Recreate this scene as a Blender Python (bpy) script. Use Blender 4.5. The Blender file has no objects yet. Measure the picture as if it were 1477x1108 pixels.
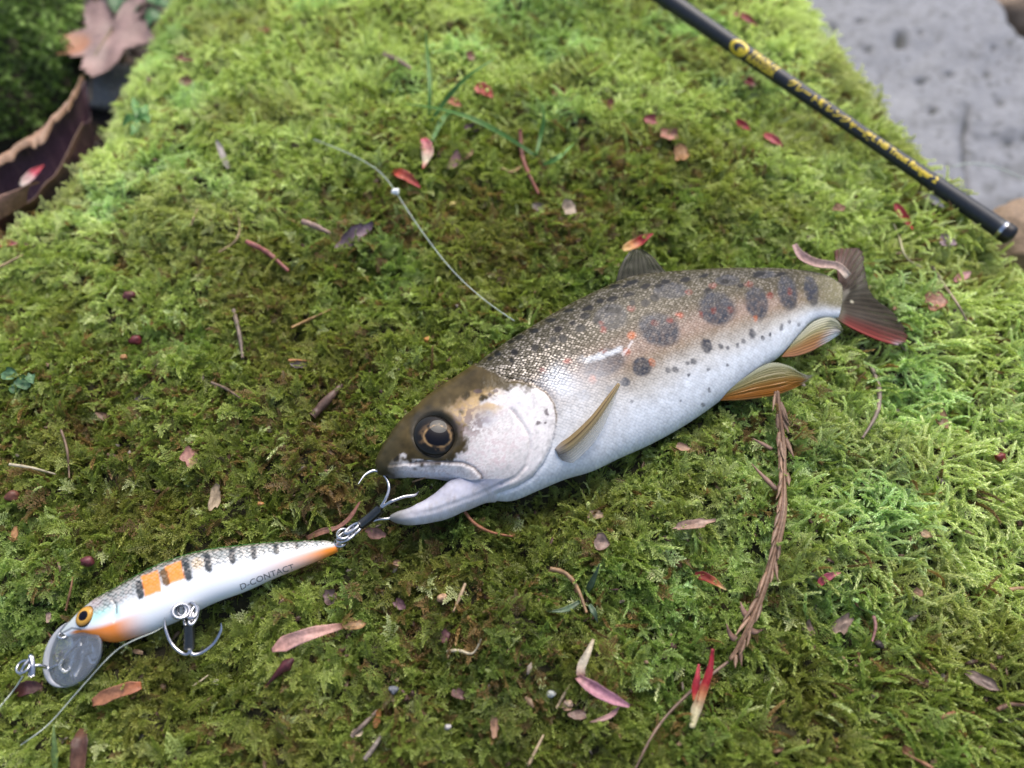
import bpy, bmesh, math, random
import numpy as np
from mathutils import Vector, Matrix, kdtree
from mathutils.bvhtree import BVHTree

random.seed(7)
RNG = np.random.default_rng(7)
R_ = math.radians
scene = bpy.context.scene
COL = scene.collection

# ------------------------------------------------------------------ camera
PITCH = R_(54.0)
CAM = np.array([0.0, -0.095, 0.135])
HFOV = R_(62.0)
FPX = 1477 / 2 / math.tan(HFOV / 2)
cam_d = bpy.data.cameras.new('camera')
cam = bpy.data.objects.new('camera', cam_d); COL.objects.link(cam)
cam.location = CAM
cam.rotation_euler = (math.pi / 2 - PITCH, 0, 0)
cam_d.sensor_fit = 'HORIZONTAL'; cam_d.sensor_width = 36
cam_d.lens = 18 / math.tan(HFOV / 2)
cam_d.clip_start = 0.005; cam_d.clip_end = 100
cam_d.dof.use_dof = True
cam_d.dof.focus_distance = 0.150
cam_d.dof.aperture_fstop = 11.5
scene.camera = cam

# ------------------------------------------------------------------ world and light
SUN_EL, SUN_ROT = R_(58), R_(18)          # sun_rotation measured clockwise from +Y
world = bpy.data.worlds.new('World'); scene.world = world
world.use_nodes = True
wn = world.node_tree; wn.nodes.clear()
sky = wn.nodes.new('ShaderNodeTexSky'); sky.sky_type = 'NISHITA'
sky.sun_disc = False; sky.sun_elevation = SUN_EL; sky.sun_rotation = SUN_ROT
sky.air_density = 1.0; sky.dust_density = 4.0; sky.ozone_density = 1.0
bg = wn.nodes.new('ShaderNodeBackground'); bg.inputs['Strength'].default_value = 0.13
wo = wn.nodes.new('ShaderNodeOutputWorld')
wn.links.new(sky.outputs[0], bg.inputs['Color']); wn.links.new(bg.outputs[0], wo.inputs['Surface'])
sun_d = bpy.data.lights.new('sun', 'SUN'); sun = bpy.data.objects.new('sun', sun_d); COL.objects.link(sun)
sun_d.energy = 1.5; sun_d.angle = R_(38); sun_d.color = (1.0, 0.97, 0.92)
sdir = Vector((math.sin(SUN_ROT) * math.cos(SUN_EL), math.cos(SUN_ROT) * math.cos(SUN_EL), math.sin(SUN_EL)))
sun.rotation_euler = sdir.to_track_quat('Z', 'Y').to_euler()
sun.location = sdir * 3
vs = scene.view_settings
vs.view_transform = 'Standard'; vs.look = 'None'; vs.gamma = 1.0; vs.use_curve_mapping = False
vs.exposure = 0.92
scene.cycles.use_denoising = True
scene.cycles.max_bounces = 8
scene.cycles.transparent_max_bounces = 12

# ------------------------------------------------------------------ projection helpers
FW = np.array([0, math.cos(PITCH), -math.sin(PITCH)])
RT = np.array([1.0, 0, 0])
UP = np.array([0, math.sin(PITCH), math.cos(PITCH)])

def ray(px, py):
    px = np.asarray(px, float); py = np.asarray(py, float)
    return FW + ((px - 738.5) / FPX)[..., None] * RT - ((py - 554) / FPX)[..., None] * UP

def project(P):
    d = np.asarray(P, float) - CAM
    z = d @ FW
    return 738.5 + FPX * (d @ RT) / z, 554 - FPX * (d @ UP) / z, z

def on_z(px, py, z):
    r = ray(px, py)
    t = (np.asarray(z) - CAM[2]) / r[..., 2]
    return CAM + r * t[..., None]

class Plane:
    def __init__(s, p, n):
        s.p = np.asarray(p, float); n = np.asarray(n, float); s.n = n / np.linalg.norm(n)
    def hit(s, px, py, off=0.0):
        r = ray(px, py)
        t = ((s.p - CAM) @ s.n) / (r @ s.n)
        return CAM + r * t[..., None] + s.n * np.asarray(off)[..., None]
    def dist(s, P):
        return (np.asarray(P) - s.p) @ s.n

# ------------------------------------------------------------------ numpy noise
class VNoise:
    def __init__(s, seed):
        s.g = np.random.default_rng(seed).random((128, 128))
    def __call__(s, x, y):
        x = np.asarray(x, float); y = np.asarray(y, float)
        xi = np.floor(x).astype(int); yi = np.floor(y).astype(int)
        fx = x - xi; fy = y - yi
        fx = fx * fx * fx * (fx * (fx * 6 - 15) + 10); fy = fy * fy * fy * (fy * (fy * 6 - 15) + 10)
        a = s.g[xi % 128, yi % 128]; b = s.g[(xi + 1) % 128, yi % 128]
        c = s.g[xi % 128, (yi + 1) % 128]; d = s.g[(xi + 1) % 128, (yi + 1) % 128]
        return (a * (1 - fx) + b * fx) * (1 - fy) + (c * (1 - fx) + d * fx) * fy - 0.5
N1, N2, N3, N4, N5 = [VNoise(i) for i in (11, 12, 13, 14, 15)]

def sstep(a, b, x):
    t = np.clip((x - a) / (b - a), 0, 1); return t * t * (3 - 2 * t)

def seg_dist(x, y, poly):
    best = np.full(np.shape(x), 1e9)
    for (ax, ay), (bx, by) in zip(poly[:-1], poly[1:]):
        dx, dy = bx - ax, by - ay
        t = np.clip(((x - ax) * dx + (y - ay) * dy) / (dx * dx + dy * dy + 1e-18), 0, 1)
        best = np.minimum(best, np.hypot(x - ax - t * dx, y - ay - t * dy))
    return best

def in_poly(x, y, poly):
    ins = np.zeros(np.shape(x), bool)
    n = len(poly)
    for i in range(n):
        ax, ay = poly[i]; bx, by = poly[(i + 1) % n]
        c = ((ay > y) != (by > y)) & (x < (bx - ax) * (y - ay) / (by - ay + 1e-18) + ax)
        ins ^= c
    return ins

def catmull(P, n):
    P = np.asarray(P, float)
    k = len(P); Q = np.vstack([2 * P[0] - P[1], P, 2 * P[-1] - P[-2]])
    t = np.linspace(0, k - 1, n); i = np.minimum(t.astype(int), k - 2); f = (t - i)[:, None]
    p0, p1, p2, p3 = Q[i], Q[i + 1], Q[i + 2], Q[i + 3]
    return 0.5 * (2 * p1 + (p2 - p0) * f + (2 * p0 - 5 * p1 + 4 * p2 - p3) * f ** 2 + (3 * p1 - p0 - 3 * p2 + p3) * f ** 3)

# ------------------------------------------------------------------ mesh and object helpers
def mesh_from(name, V, F, mats=(), smooth=True, col=None, attrs=None):
    me = bpy.data.meshes.new(name)
    me.from_pydata([tuple(v) for v in np.asarray(V)], [], [tuple(int(i) for i in f) for f in F])
    me.validate()
    if smooth: me.polygons.foreach_set('use_smooth', [True] * len(me.polygons))
    if col is not None:
        a = me.color_attributes.new('Col', 'FLOAT_COLOR', 'POINT')
        c = np.ones((len(me.vertices), 4), np.float32); c[:, :3] = col
        a.data.foreach_set('color', c.ravel())
    for k, v in (attrs or {}).items():
        v = np.asarray(v, np.float32)
        if v.ndim == 1:
            a = me.attributes.new(k, 'FLOAT', 'POINT'); a.data.foreach_set('value', v)
        else:
            a = me.attributes.new(k, 'FLOAT_VECTOR', 'POINT'); a.data.foreach_set('vector', v.ravel())
    for m in mats: me.materials.append(m)
    return me

def tag(o, label=None, cat=None, group=None, kind=None):
    if label: o['label'] = label
    if cat: o['category'] = cat
    if group: o['group'] = group
    if kind: o['kind'] = kind
    return o

def thing(name, loc, label, cat, group=None):
    o = bpy.data.objects.new(name, None); COL.objects.link(o)
    o.empty_display_size = 0.005
    o.location = loc
    return tag(o, label, cat, group)

def world_loc(o):
    p = np.zeros(3)
    while o is not None:
        p = p + np.array(o.location); o = o.parent
    return p

def obj(name, V, F, mat, parent=None, origin=None, **kw):
    """V in world coordinates; the object's origin is put at its own base (or its parent's)"""
    V = np.asarray(V, float)
    base = world_loc(parent) if parent else np.zeros(3)
    if origin is None:
        origin = base if parent else np.array([V[:, 0].mean(), V[:, 1].mean(), V[:, 2].min()])
    me = mesh_from(name, V - origin, F, [mat] if mat else [], **kw)
    o = bpy.data.objects.new(name, me); COL.objects.link(o)
    if parent: o.parent = parent
    o.location = origin - base
    return o

def grid_faces(nu, nv, wrap_v=False, off=0):
    i, j = np.meshgrid(np.arange(nu - 1), np.arange(nv if wrap_v else nv - 1), indexing='ij')
    j2 = (j + 1) % nv
    return np.stack([i * nv + j, (i + 1) * nv + j, (i + 1) * nv + j2, i * nv + j2], -1).reshape(-1, 4) + off

def join(parts):
    V, F, k = [], [], 0
    for v, f in parts:
        V.append(np.asarray(v)); F += [tuple(int(i) + k for i in ff) for ff in f]; k += len(v)
    return np.vstack(V), F

def tube(P, rad, ns=8, cap=True, closed=False):
    P = np.asarray(P, float); n = len(P)
    rad = np.broadcast_to(np.asarray(rad, float), (n,))
    T = np.gradient(P, axis=0)
    if closed: T = (np.roll(P, -1, 0) - np.roll(P, 1, 0))
    T /= np.linalg.norm(T, axis=1)[:, None] + 1e-12
    ref = np.array([0, 0, 1.0]) if abs(T[0][2]) < 0.9 else np.array([1.0, 0, 0])
    u = np.cross(T[0], ref); u /= np.linalg.norm(u)
    V = []
    ang = np.linspace(0, 2 * math.pi, ns, endpoint=False)
    for i in range(n):
        u = u - T[i] * (u @ T[i]); u /= np.linalg.norm(u) + 1e-12
        w = np.cross(T[i], u)
        V.append(P[i] + rad[i] * (np.cos(ang)[:, None] * u + np.sin(ang)[:, None] * w))
    V = np.vstack(V)
    F = [tuple(f) for f in grid_faces(n, ns, True)]
    if closed:
        F += [((n - 1) * ns + j, j, (j + 1) % ns, (n - 1) * ns + (j + 1) % ns) for j in range(ns)]
    elif cap:
        F += [tuple(range(ns - 1, -1, -1)), tuple((n - 1) * ns + j for j in range(ns))]
    return V, F

# ------------------------------------------------------------------ materials
def new_mat(name):
    m = bpy.data.materials.new(name); m.use_nodes = True
    nt = m.node_tree; nt.nodes.clear()
    out = nt.nodes.new('ShaderNodeOutputMaterial')
    return m, nt, out

def N(nt, typ, **kw):
    n = nt.nodes.new(typ)
    for k, v in kw.items():
        if hasattr(n, k): setattr(n, k, v)
        else: n.inputs[k.replace('_', ' ')].default_value = v
    return n

def ramp(nt, stops, fac=None):
    r = nt.nodes.new('ShaderNodeValToRGB')
    e = r.color_ramp.elements
    while len(e) < len(stops): e.new(0.5)
    for el, (p, c) in zip(e, stops):
        el.position = p; el.color = (*c, 1) if len(c) == 3 else c
    if fac is not None: nt.links.new(fac, r.inputs[0])
    return r

def attr(nt, name, typ='GEOMETRY'):
    a = nt.nodes.new('ShaderNodeAttribute'); a.attribute_name = name; a.attribute_type = typ
    return a

def mix_rgb(nt, fac, a, b, mode='MIX'):
    m = nt.nodes.new('ShaderNodeMix'); m.data_type = 'RGBA'; m.blend_type = mode
    for sock, v in ((m.inputs[0], fac), (m.inputs[6], a), (m.inputs[7], b)):
        if isinstance(v, bpy.types.NodeSocket): nt.links.new(v, sock)
        elif isinstance(v, (int, float)): sock.default_value = v
        else: sock.default_value = (*v, 1)
    return m.outputs[2]

def math_n(nt, op, a, b=0.0, clamp=False):
    m = nt.nodes.new('ShaderNodeMath'); m.operation = op; m.use_clamp = clamp
    for s, v in zip(m.inputs, (a, b)):
        if isinstance(v, bpy.types.NodeSocket): nt.links.new(v, s)
        else: s.default_value = v
    return m.outputs[0]

def obj_coords(nt, scale):
    t = nt.nodes.new('ShaderNodeTexCoord')
    mp = nt.nodes.new('ShaderNodeMapping'); mp.inputs['Scale'].default_value = scale if hasattr(scale, '__len__') else (scale,) * 3
    nt.links.new(t.outputs['Object'], mp.inputs[0])
    return mp.outputs[0]

def simple_mat(name, color, rough=0.5, metal=0.0, noise=0.0, nscale=2000, coat=0.0, bump=0.0):
    m, nt, out = new_mat(name)
    p = N(nt, 'ShaderNodeBsdfPrincipled'); p.inputs['Roughness'].default_value = rough
    p.inputs['Metallic'].default_value = metal; p.inputs['Coat Weight'].default_value = coat
    p.inputs['Coat Roughness'].default_value = 0.1
    n = N(nt, 'ShaderNodeTexNoise', Scale=nscale, Detail=4.0)
    nt.links.new(obj_coords(nt, 1.0), n.inputs['Vector'])
    lo = tuple(c * (1 - noise) for c in color); hi = tuple(min(1, c * (1 + noise)) for c in color)
    r = ramp(nt, [(0.3, lo), (0.7, hi)], n.outputs[0])
    nt.links.new(r.outputs[0], p.inputs['Base Color'])
    if bump:
        b = N(nt, 'ShaderNodeBump', Strength=bump, Distance=0.0001); nt.links.new(n.outputs[0], b.inputs['Height'])
        nt.links.new(b.outputs[0], p.inputs['Normal'])
    nt.links.new(p.outputs[0], out.inputs[0])
    return m

def moss_material(name):
    m, nt, out = new_mat(name)
    c = attr(nt, 'mcol', 'INSTANCER'); tip = attr(nt, 'tip')
    c2 = mix_rgb(nt, 1.0, c.outputs['Color'], (2.35, 2.2, 2.6), 'MULTIPLY')
    c3 = mix_rgb(nt, tip.outputs['Fac'], c.outputs['Color'], c2)
    p = N(nt, 'ShaderNodeBsdfPrincipled'); p.inputs['Roughness'].default_value = 0.42
    p.inputs['Specular IOR Level'].default_value = 0.45
    nt.links.new(c3, p.inputs['Base Color'])
    tr = N(nt, 'ShaderNodeBsdfTranslucent')
    c4 = mix_rgb(nt, 1.0, c3, (1.05, 1.2, 0.7), 'MULTIPLY'); nt.links.new(c4, tr.inputs['Color'])
    ms = N(nt, 'ShaderNodeMixShader'); ms.inputs[0].default_value = 0.42
    nt.links.new(p.outputs[0], ms.inputs[1]); nt.links.new(tr.outputs[0], ms.inputs[2])
    nt.links.new(ms.outputs[0], out.inputs[0])
    return m

def litter_material():
    m, nt, out = new_mat('plant_litter')
    c = attr(nt, 'Col')
    n = N(nt, 'ShaderNodeTexNoise', Scale=1.0, Detail=5.0); nt.links.new(obj_coords(nt, (1500, 1500, 1500)), n.inputs['Vector'])
    r = ramp(nt, [(0.25, (0.6, 0.58, 0.56)), (0.75, (1.25, 1.25, 1.25))], n.outputs[0])
    cc = mix_rgb(nt, 1.0, c.outputs['Color'], r.outputs[0], 'MULTIPLY')
    p = N(nt, 'ShaderNodeBsdfPrincipled'); p.inputs['Roughness'].default_value = 0.5
    nt.links.new(cc, p.inputs['Base Color'])
    b = N(nt, 'ShaderNodeBump', Strength=0.4, Distance=0.0001); nt.links.new(n.outputs[0], b.inputs['Height']); nt.links.new(b.outputs[0], p.inputs['Normal'])
    tr = N(nt, 'ShaderNodeBsdfTranslucent'); nt.links.new(cc, tr.inputs['Color'])
    ms = N(nt, 'ShaderNodeMixShader'); ms.inputs[0].default_value = 0.2
    nt.links.new(p.outputs[0], ms.inputs[1]); nt.links.new(tr.outputs[0], ms.inputs[2])
    nt.links.new(ms.outputs[0], out.inputs[0])
    return m

def skin_material(name, scale_mm, scale_bump, rough, coat, glitter):
    """painted skin: vertex colour plus a relief of overlapping scales where the attribute 'sc' asks for it"""
    m, nt, out = new_mat(name)
    c = attr(nt, 'Col'); sc = attr(nt, 'sc'); uv = attr(nt, 'fuv')
    mp = N(nt, 'ShaderNodeMapping'); mp.inputs['Scale'].default_value = (1000 / scale_mm, 1250 / scale_mm, 1); mp.inputs['Rotation'].default_value = (0, 0, math.pi / 4)
    nt.links.new(uv.outputs['Vector'], mp.inputs[0])
    v = N(nt, 'ShaderNodeTexVoronoi', Scale=1.0, Randomness=0.5); v.voronoi_dimensions = '2D'
    nt.links.new(mp.outputs[0], v.inputs['Vector'])
    r = ramp(nt, [(0.0, (1, 1, 1)), (0.34, (0.8, 0.8, 0.8)), (0.62, (0.0, 0.0, 0.0))], v.outputs['Distance'])
    # per-scale variation: some scales are brighter than others
    wn_ = N(nt, 'ShaderNodeTexWhiteNoise'); nt.links.new(v.outputs['Position'], wn_.inputs['Vector'])
    br = ramp(nt, [(0.25, (0.10, 0.10, 0.10)), (0.95, (1, 1, 1))], wn_.outputs['Value'])
    g = mix_rgb(nt, 1.0, r.outputs[0], br.outputs[0], 'MULTIPLY')
    f = math_n(nt, 'MULTIPLY', g, sc.outputs['Fac'])
    f = math_n(nt, 'MULTIPLY', f, glitter, True)
    inv = math_n(nt, 'SUBTRACT', 1.0, r.outputs[0]); inv = math_n(nt, 'MULTIPLY', inv, sc.outputs['Fac']); inv = math_n(nt, 'MULTIPLY', inv, 0.9)
    cd = mix_rgb(nt, inv, c.outputs['Color'], mix_rgb(nt, 1.0, c.outputs['Color'], (0.30, 0.30, 0.30), 'MULTIPLY'))
    cc = mix_rgb(nt, f, cd, (0.60, 0.54, 0.48))
    p = N(nt, 'ShaderNodeBsdfPrincipled'); p.inputs['Roughness'].default_value = rough
    p.inputs['Specular IOR Level'].default_value = 0.07; p.inputs['Coat Weight'].default_value = coat; p.inputs['Coat Roughness'].default_value = 0.12
    nt.links.new(cc, p.inputs['Base Color'])
    nt.links.new(math_n(nt, 'MULTIPLY', f, 0.6), p.inputs['Metallic'])
    hb = math_n(nt, 'MULTIPLY', r.outputs[0], math_n(nt, 'ADD', sc.outputs['Fac'], 0.05))
    b = N(nt, 'ShaderNodeBump', Strength=scale_bump, Distance=0.00008); nt.links.new(hb, b.inputs['Height'])
    nt.links.new(b.outputs[0], p.inputs['Normal'])
    wn2 = N(nt, 'ShaderNodeTexNoise', Scale=900.0, Detail=3.0); nt.links.new(uv.outputs['Vector'], wn2.inputs['Vector'])
    b2 = N(nt, 'ShaderNodeBump', Strength=0.55, Distance=0.0003); nt.links.new(wn2.outputs[0], b2.inputs['Height']); nt.links.new(b.outputs[0], b2.inputs['Normal'])
    nt.links.new(b2.outputs[0], p.inputs['Coat Normal'])
    nt.links.new(p.outputs[0], out.inputs[0])
    return m

def fin_material():
    m, nt, out = new_mat('fin_membrane')
    c = attr(nt, 'Col')
    p = N(nt, 'ShaderNodeBsdfPrincipled'); p.inputs['Roughness'].default_value = 0.4; p.inputs['Specular IOR Level'].default_value = 0.3
    p.inputs['Coat Weight'].default_value = 0.08
    nt.links.new(c.outputs['Color'], p.inputs['Base Color'])
    tr = N(nt, 'ShaderNodeBsdfTranslucent'); nt.links.new(c.outputs['Color'], tr.inputs['Color'])
    ms = N(nt, 'ShaderNodeMixShader'); ms.inputs[0].default_value = 0.30
    nt.links.new(p.outputs[0], ms.inputs[1]); nt.links.new(tr.outputs[0], ms.inputs[2])
    tp = N(nt, 'ShaderNodeBsdfTransparent'); m2 = N(nt, 'ShaderNodeMixShader'); nt.links.new(math_n(nt, 'MULTIPLY', attr(nt, 'thin').outputs['Fac'], 0.75), m2.inputs[0])
    nt.links.new(ms.outputs[0], m2.inputs[1]); nt.links.new(tp.outputs[0], m2.inputs[2])
    nt.links.new(m2.outputs[0], out.inputs[0])
    return m

def clear_plastic():
    m, nt, out = new_mat('clear_plastic')
    t = N(nt, 'ShaderNodeBsdfTransparent'); t.inputs['Color'].default_value = (0.90, 0.92, 0.92, 1)
    g = N(nt, 'ShaderNodeBsdfGlossy'); g.inputs['Roughness'].default_value = 0.06
    d = N(nt, 'ShaderNodeBsdfDiffuse'); d.inputs['Color'].default_value = (0.6, 0.62, 0.64, 1)
    n = N(nt, 'ShaderNodeTexNoise', Scale=1.0, Detail=3.0); nt.links.new(obj_coords(nt, (250, 250, 250)), n.inputs['Vector'])
    b = N(nt, 'ShaderNodeBump', Strength=0.25, Distance=0.0004); nt.links.new(n.outputs[0], b.inputs['Height'])
    nt.links.new(b.outputs[0], g.inputs['Normal'])
    fr = N(nt, 'ShaderNodeFresnel', IOR=1.6); nt.links.new(b.outputs[0], fr.inputs['Normal'])
    m0 = N(nt, 'ShaderNodeMixShader'); m0.inputs[0].default_value = 0.17
    nt.links.new(t.outputs[0], m0.inputs[1]); nt.links.new(d.outputs[0], m0.inputs[2])
    m1 = N(nt, 'ShaderNodeMixShader'); nt.links.new(math_n(nt, 'MULTIPLY', fr.outputs[0], 1.6, True), m1.inputs[0])
    nt.links.new(m0.outputs[0], m1.inputs[1]); nt.links.new(g.outputs[0], m1.inputs[2])
    nt.links.new(m1.outputs[0], out.inputs[0])
    return m

def line_material(name='clear_line', col=(0.5, 0.55, 0.5), dens=0.5, rough=0.2):
    m, nt, out = new_mat(name)
    t = N(nt, 'ShaderNodeBsdfTransparent')
    p = N(nt, 'ShaderNodeBsdfPrincipled'); p.inputs['Base Color'].default_value = (*col, 1); p.inputs['Roughness'].default_value = rough
    ms = N(nt, 'ShaderNodeMixShader'); ms.inputs[0].default_value = dens
    nt.links.new(t.outputs[0], ms.inputs[1]); nt.links.new(p.outputs[0], ms.inputs[2]); nt.links.new(ms.outputs[0], out.inputs[0])
    return m

def rock_material(name, base, var, dark, scale=1.0, rough=0.7, grain=0.7):
    m, nt, out = new_mat(name)
    co = obj_coords(nt, 1.0)
    n1 = N(nt, 'ShaderNodeTexNoise', Scale=55 * scale, Detail=8.0, Roughness=0.65); nt.links.new(co, n1.inputs['Vector'])
    n2 = N(nt, 'ShaderNodeTexNoise', Scale=420 * scale, Detail=6.0); nt.links.new(co, n2.inputs['Vector'])
    a = ramp(nt, [(0.3, base), (0.7, var)], n1.outputs[0])
    b = ramp(nt, [(0.35, (grain,) * 3), (0.68, (1.12, 1.12, 1.12))], n2.outputs[0])
    c = mix_rgb(nt, 1.0, a.outputs[0], b.outputs[0], 'MULTIPLY')
    pit = attr(nt, 'pit')
    c = mix_rgb(nt, pit.outputs['Fac'], c, dark)
    p = N(nt, 'ShaderNodeBsdfPrincipled'); p.inputs['Roughness'].default_value = rough
    nt.links.new(c, p.inputs['Base Color'])
    h = math_n(nt, 'ADD', n1.outputs[0], math_n(nt, 'MULTIPLY', n2.outputs[0], 0.35))
    bp = N(nt, 'ShaderNodeBump', Strength=0.6, Distance=0.0015); nt.links.new(h, bp.inputs['Height']); nt.links.new(bp.outputs[0], p.inputs['Normal'])
    nt.links.new(p.outputs[0], out.inputs[0])
    return m

M_MOSS = moss_material('moss_leaf')
M_LITTER = litter_material()
M_FISH = skin_material('trout_skin', 0.56, 0.75, 0.40, 0.16, 0.70)
M_LURE = skin_material('lure_foil', 0.60, 0.5, 0.25, 0.3, 0.9)
M_FIN = fin_material()
M_LIP = clear_plastic()
M_LINE = line_material()
M_MILKY = line_material('milky_plastic', (0.62, 0.63, 0.66), 0.62, 0.25)
M_STEEL = simple_mat('steel_wire', (0.46, 0.46, 0.48), 0.24, 1.0, 0.1)
M_BLACKTAPE = simple_mat('black_tube', (0.01, 0.012, 0.012), 0.25, 0.0, 0.2, coat=0.4)
M_ROD = simple_mat('rod_blank', (0.012, 0.015, 0.021), 0.5, 0.0, 0.25, 900, bump=0.15)
M_CAP = simple_mat('butt_cap', (0.006, 0.005, 0.006), 0.4, 0.0, 0.2)
M_YELLOW = simple_mat('yellow_print', (0.72, 0.52, 0.03), 0.45, 0.0, 0.12, 3000)
M_INK = simple_mat('grey_print', (0.10, 0.10, 0.10), 0.5, 0.0, 0.1)
M_GLOSSBLACK = simple_mat('eye_black', (0.004, 0.004, 0.006), 0.08, 0.0, 0.1, coat=1.0)
M_ROCKBASE = rock_material('moss_bed', (0.026, 0.021, 0.010), (0.050, 0.046, 0.016), (0.02, 0.015, 0.01), 4, 1.0)
M_SLAB = rock_material('grey_stone', (0.150, 0.156, 0.174), (0.195, 0.20, 0.218), (0.030, 0.032, 0.028), 1.0, 0.7, 0.86)
M_TAN = rock_material('tan_stone', (0.22, 0.145, 0.09), (0.33, 0.23, 0.15), (0.08, 0.06, 0.04), 3)
M_GREY = rock_material('neutral_stone', (0.16, 0.155, 0.15), (0.28, 0.27, 0.26), (0.05, 0.05, 0.05), 3)
M_SOIL = rock_material('soil', (0.016, 0.012, 0.010), (0.05, 0.035, 0.026), (0.01, 0.008, 0.006), 2, 0.85)
M_WHITE = simple_mat('white_bead', (0.85, 0.86, 0.84), 0.35, 0.0, 0.05)

# ------------------------------------------------------------------ the mossy rock as a height field
def plan(pxs, z):
    P = on_z(np.array([p[0] for p in pxs]), np.array([p[1] for p in pxs]), z)
    return [tuple(p[:2]) for p in P]
LEFT_E = plan([(-420, 620), (-200, 470), (0, 352), (60, 300), (125, 240), (172, 165), (212, 95), (238, 30), (255, -60)], -0.006)
RIGHT_E = plan([(1108, -60), (1150, 5), (1190, 62), (1232, 112), (1265, 158), (1305, 208), (1350, 246), (1402, 300), (1436, 352), (1477, 386), (1620, 430), (1900, 560)], -0.004)
POLY = LEFT_E + [(-0.10, 0.42), (0.10, 0.42)] + RIGHT_E + [(0.36, -0.30), (-0.36, -0.30)]

def rock_h(x, y):
    x = np.asarray(x, float); y = np.asarray(y, float)
    ins = in_poly(x, y, POLY)
    dl = seg_dist(x, y, LEFT_E); dr = seg_dist(x, y, RIGHT_E); da = seg_dist(x, y, POLY + POLY[:1])
    sg = np.where(ins, 1.0, -1.0)
    right = dr < dl
    Rr = np.where(right, 0.022, 0.015)
    wob = 0.004 * N1(x * 90 + 7, y * 90) + 0.002 * N2(x * 260, y * 260)
    d = sg * da + np.where(right, 0.0035, -0.0015) + wob
    q = np.clip((Rr - d) / Rr, 0, 1)
    z = -Rr * (1 - np.sqrt(np.clip(1 - q * q, 0, 1)))
    z = z - np.clip(-d, 0, 0.02) * 2.6
    z = z + 0.06 * y - 0.32 * (np.hypot(x, y - 0.02) ** 2)
    hum = 0.0045 * N1(x * 60, y * 60) + 0.0036 * N2(x * 140 + 3, y * 140) + 0.0028 * N3(x * 310, y * 310 + 5)
    return z + hum * sstep(-0.01, 0.01, d)

GX0, GX1, GY0, GY1, GS = -0.30, 0.30, -0.17, 0.40, 0.0012
gx = np.arange(GX0, GX1 + 1e-9, GS); gy = np.arange(GY0, GY1 + 1e-9, GS)
GXX, GYY = np.meshgrid(gx, gy, indexing='ij')
GH = rock_h(GXX, GYY)

def terr(x, y):
    fx = np.clip((np.asarray(x) - GX0) / GS, 0, len(gx) - 1.001); fy = np.clip((np.asarray(y) - GY0) / GS, 0, len(gy) - 1.001)
    i = fx.astype(int); j = fy.astype(int); a = fx - i; b = fy - j
    return (GH[i, j] * (1 - a) + GH[i + 1, j] * a) * (1 - b) + (GH[i, j + 1] * (1 - a) + GH[i + 1, j + 1] * a) * b

def at(px, py, h=0.002):
    """point of the mossy rock (plus h) seen at the photograph's pixel"""
    px = np.atleast_1d(np.asarray(px, float)); py = np.atleast_1d(np.asarray(py, float)); h = np.broadcast_to(h, px.shape)
    r = ray(px, py)
    ts = np.linspace(0.06, 0.42, 500)
    P = CAM + r[:, None, :] * ts[None, :, None]
    below = P[..., 2] < terr(P[..., 0], P[..., 1]) + h[:, None]
    k = np.argmax(below, axis=1); k = np.where(below.any(1), k, 499); k = np.maximum(k, 1)
    lo = ts[k - 1]; hi = ts[k]
    for _ in range(14):
        mid = (lo + hi) / 2
        Q = CAM + r * mid[:, None]
        b = Q[:, 2] < terr(Q[:, 0], Q[:, 1]) + h
        hi = np.where(b, mid, hi); lo = np.where(b, lo, mid)
    return CAM + r * hi[:, None]

V = np.stack([GXX, GYY, GH], -1).reshape(-1, 3)
rock = obj('mossy_rock', V, grid_faces(len(gx), len(gy)), M_ROCKBASE, origin=np.array([0, 0, -0.05]), attrs={'pit': np.zeros(len(V))})
tag(rock, kind='structure')

# ------------------------------------------------------------------ ground, slab, boulder
LEFT_C = plan([(60, 220)], -0.02)[0]
def ground_h(x, y):
    base = -0.080 + 0.012 * N1(x * 12, y * 12) + 0.004 * N2(x * 60, y * 60)
    lift = sstep(0.02, -0.05, x - 0.0 * y)
    return base + lift * (0.052 + 0.004 * N3(x * 120, y * 120) + 0.003 * N2(x * 200, y * 200))
t = np.linspace(-1, 1, 341)
ax_ = np.sinh(t * 4.6) / np.sinh(4.6) * 9.0
gx2, gy2 = np.meshgrid(ax_ - 0.05, ax_ + 0.16, indexing='ij')
gV = np.stack([gx2, gy2, ground_h(gx2, gy2)], -1).reshape(-1, 3)
g = obj('ground', gV, grid_faces(341, 341), M_SOIL, origin=np.array([0, 0, -0.08]), attrs={'pit': np.zeros(len(gV))})
tag(g, kind='structure')

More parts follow.
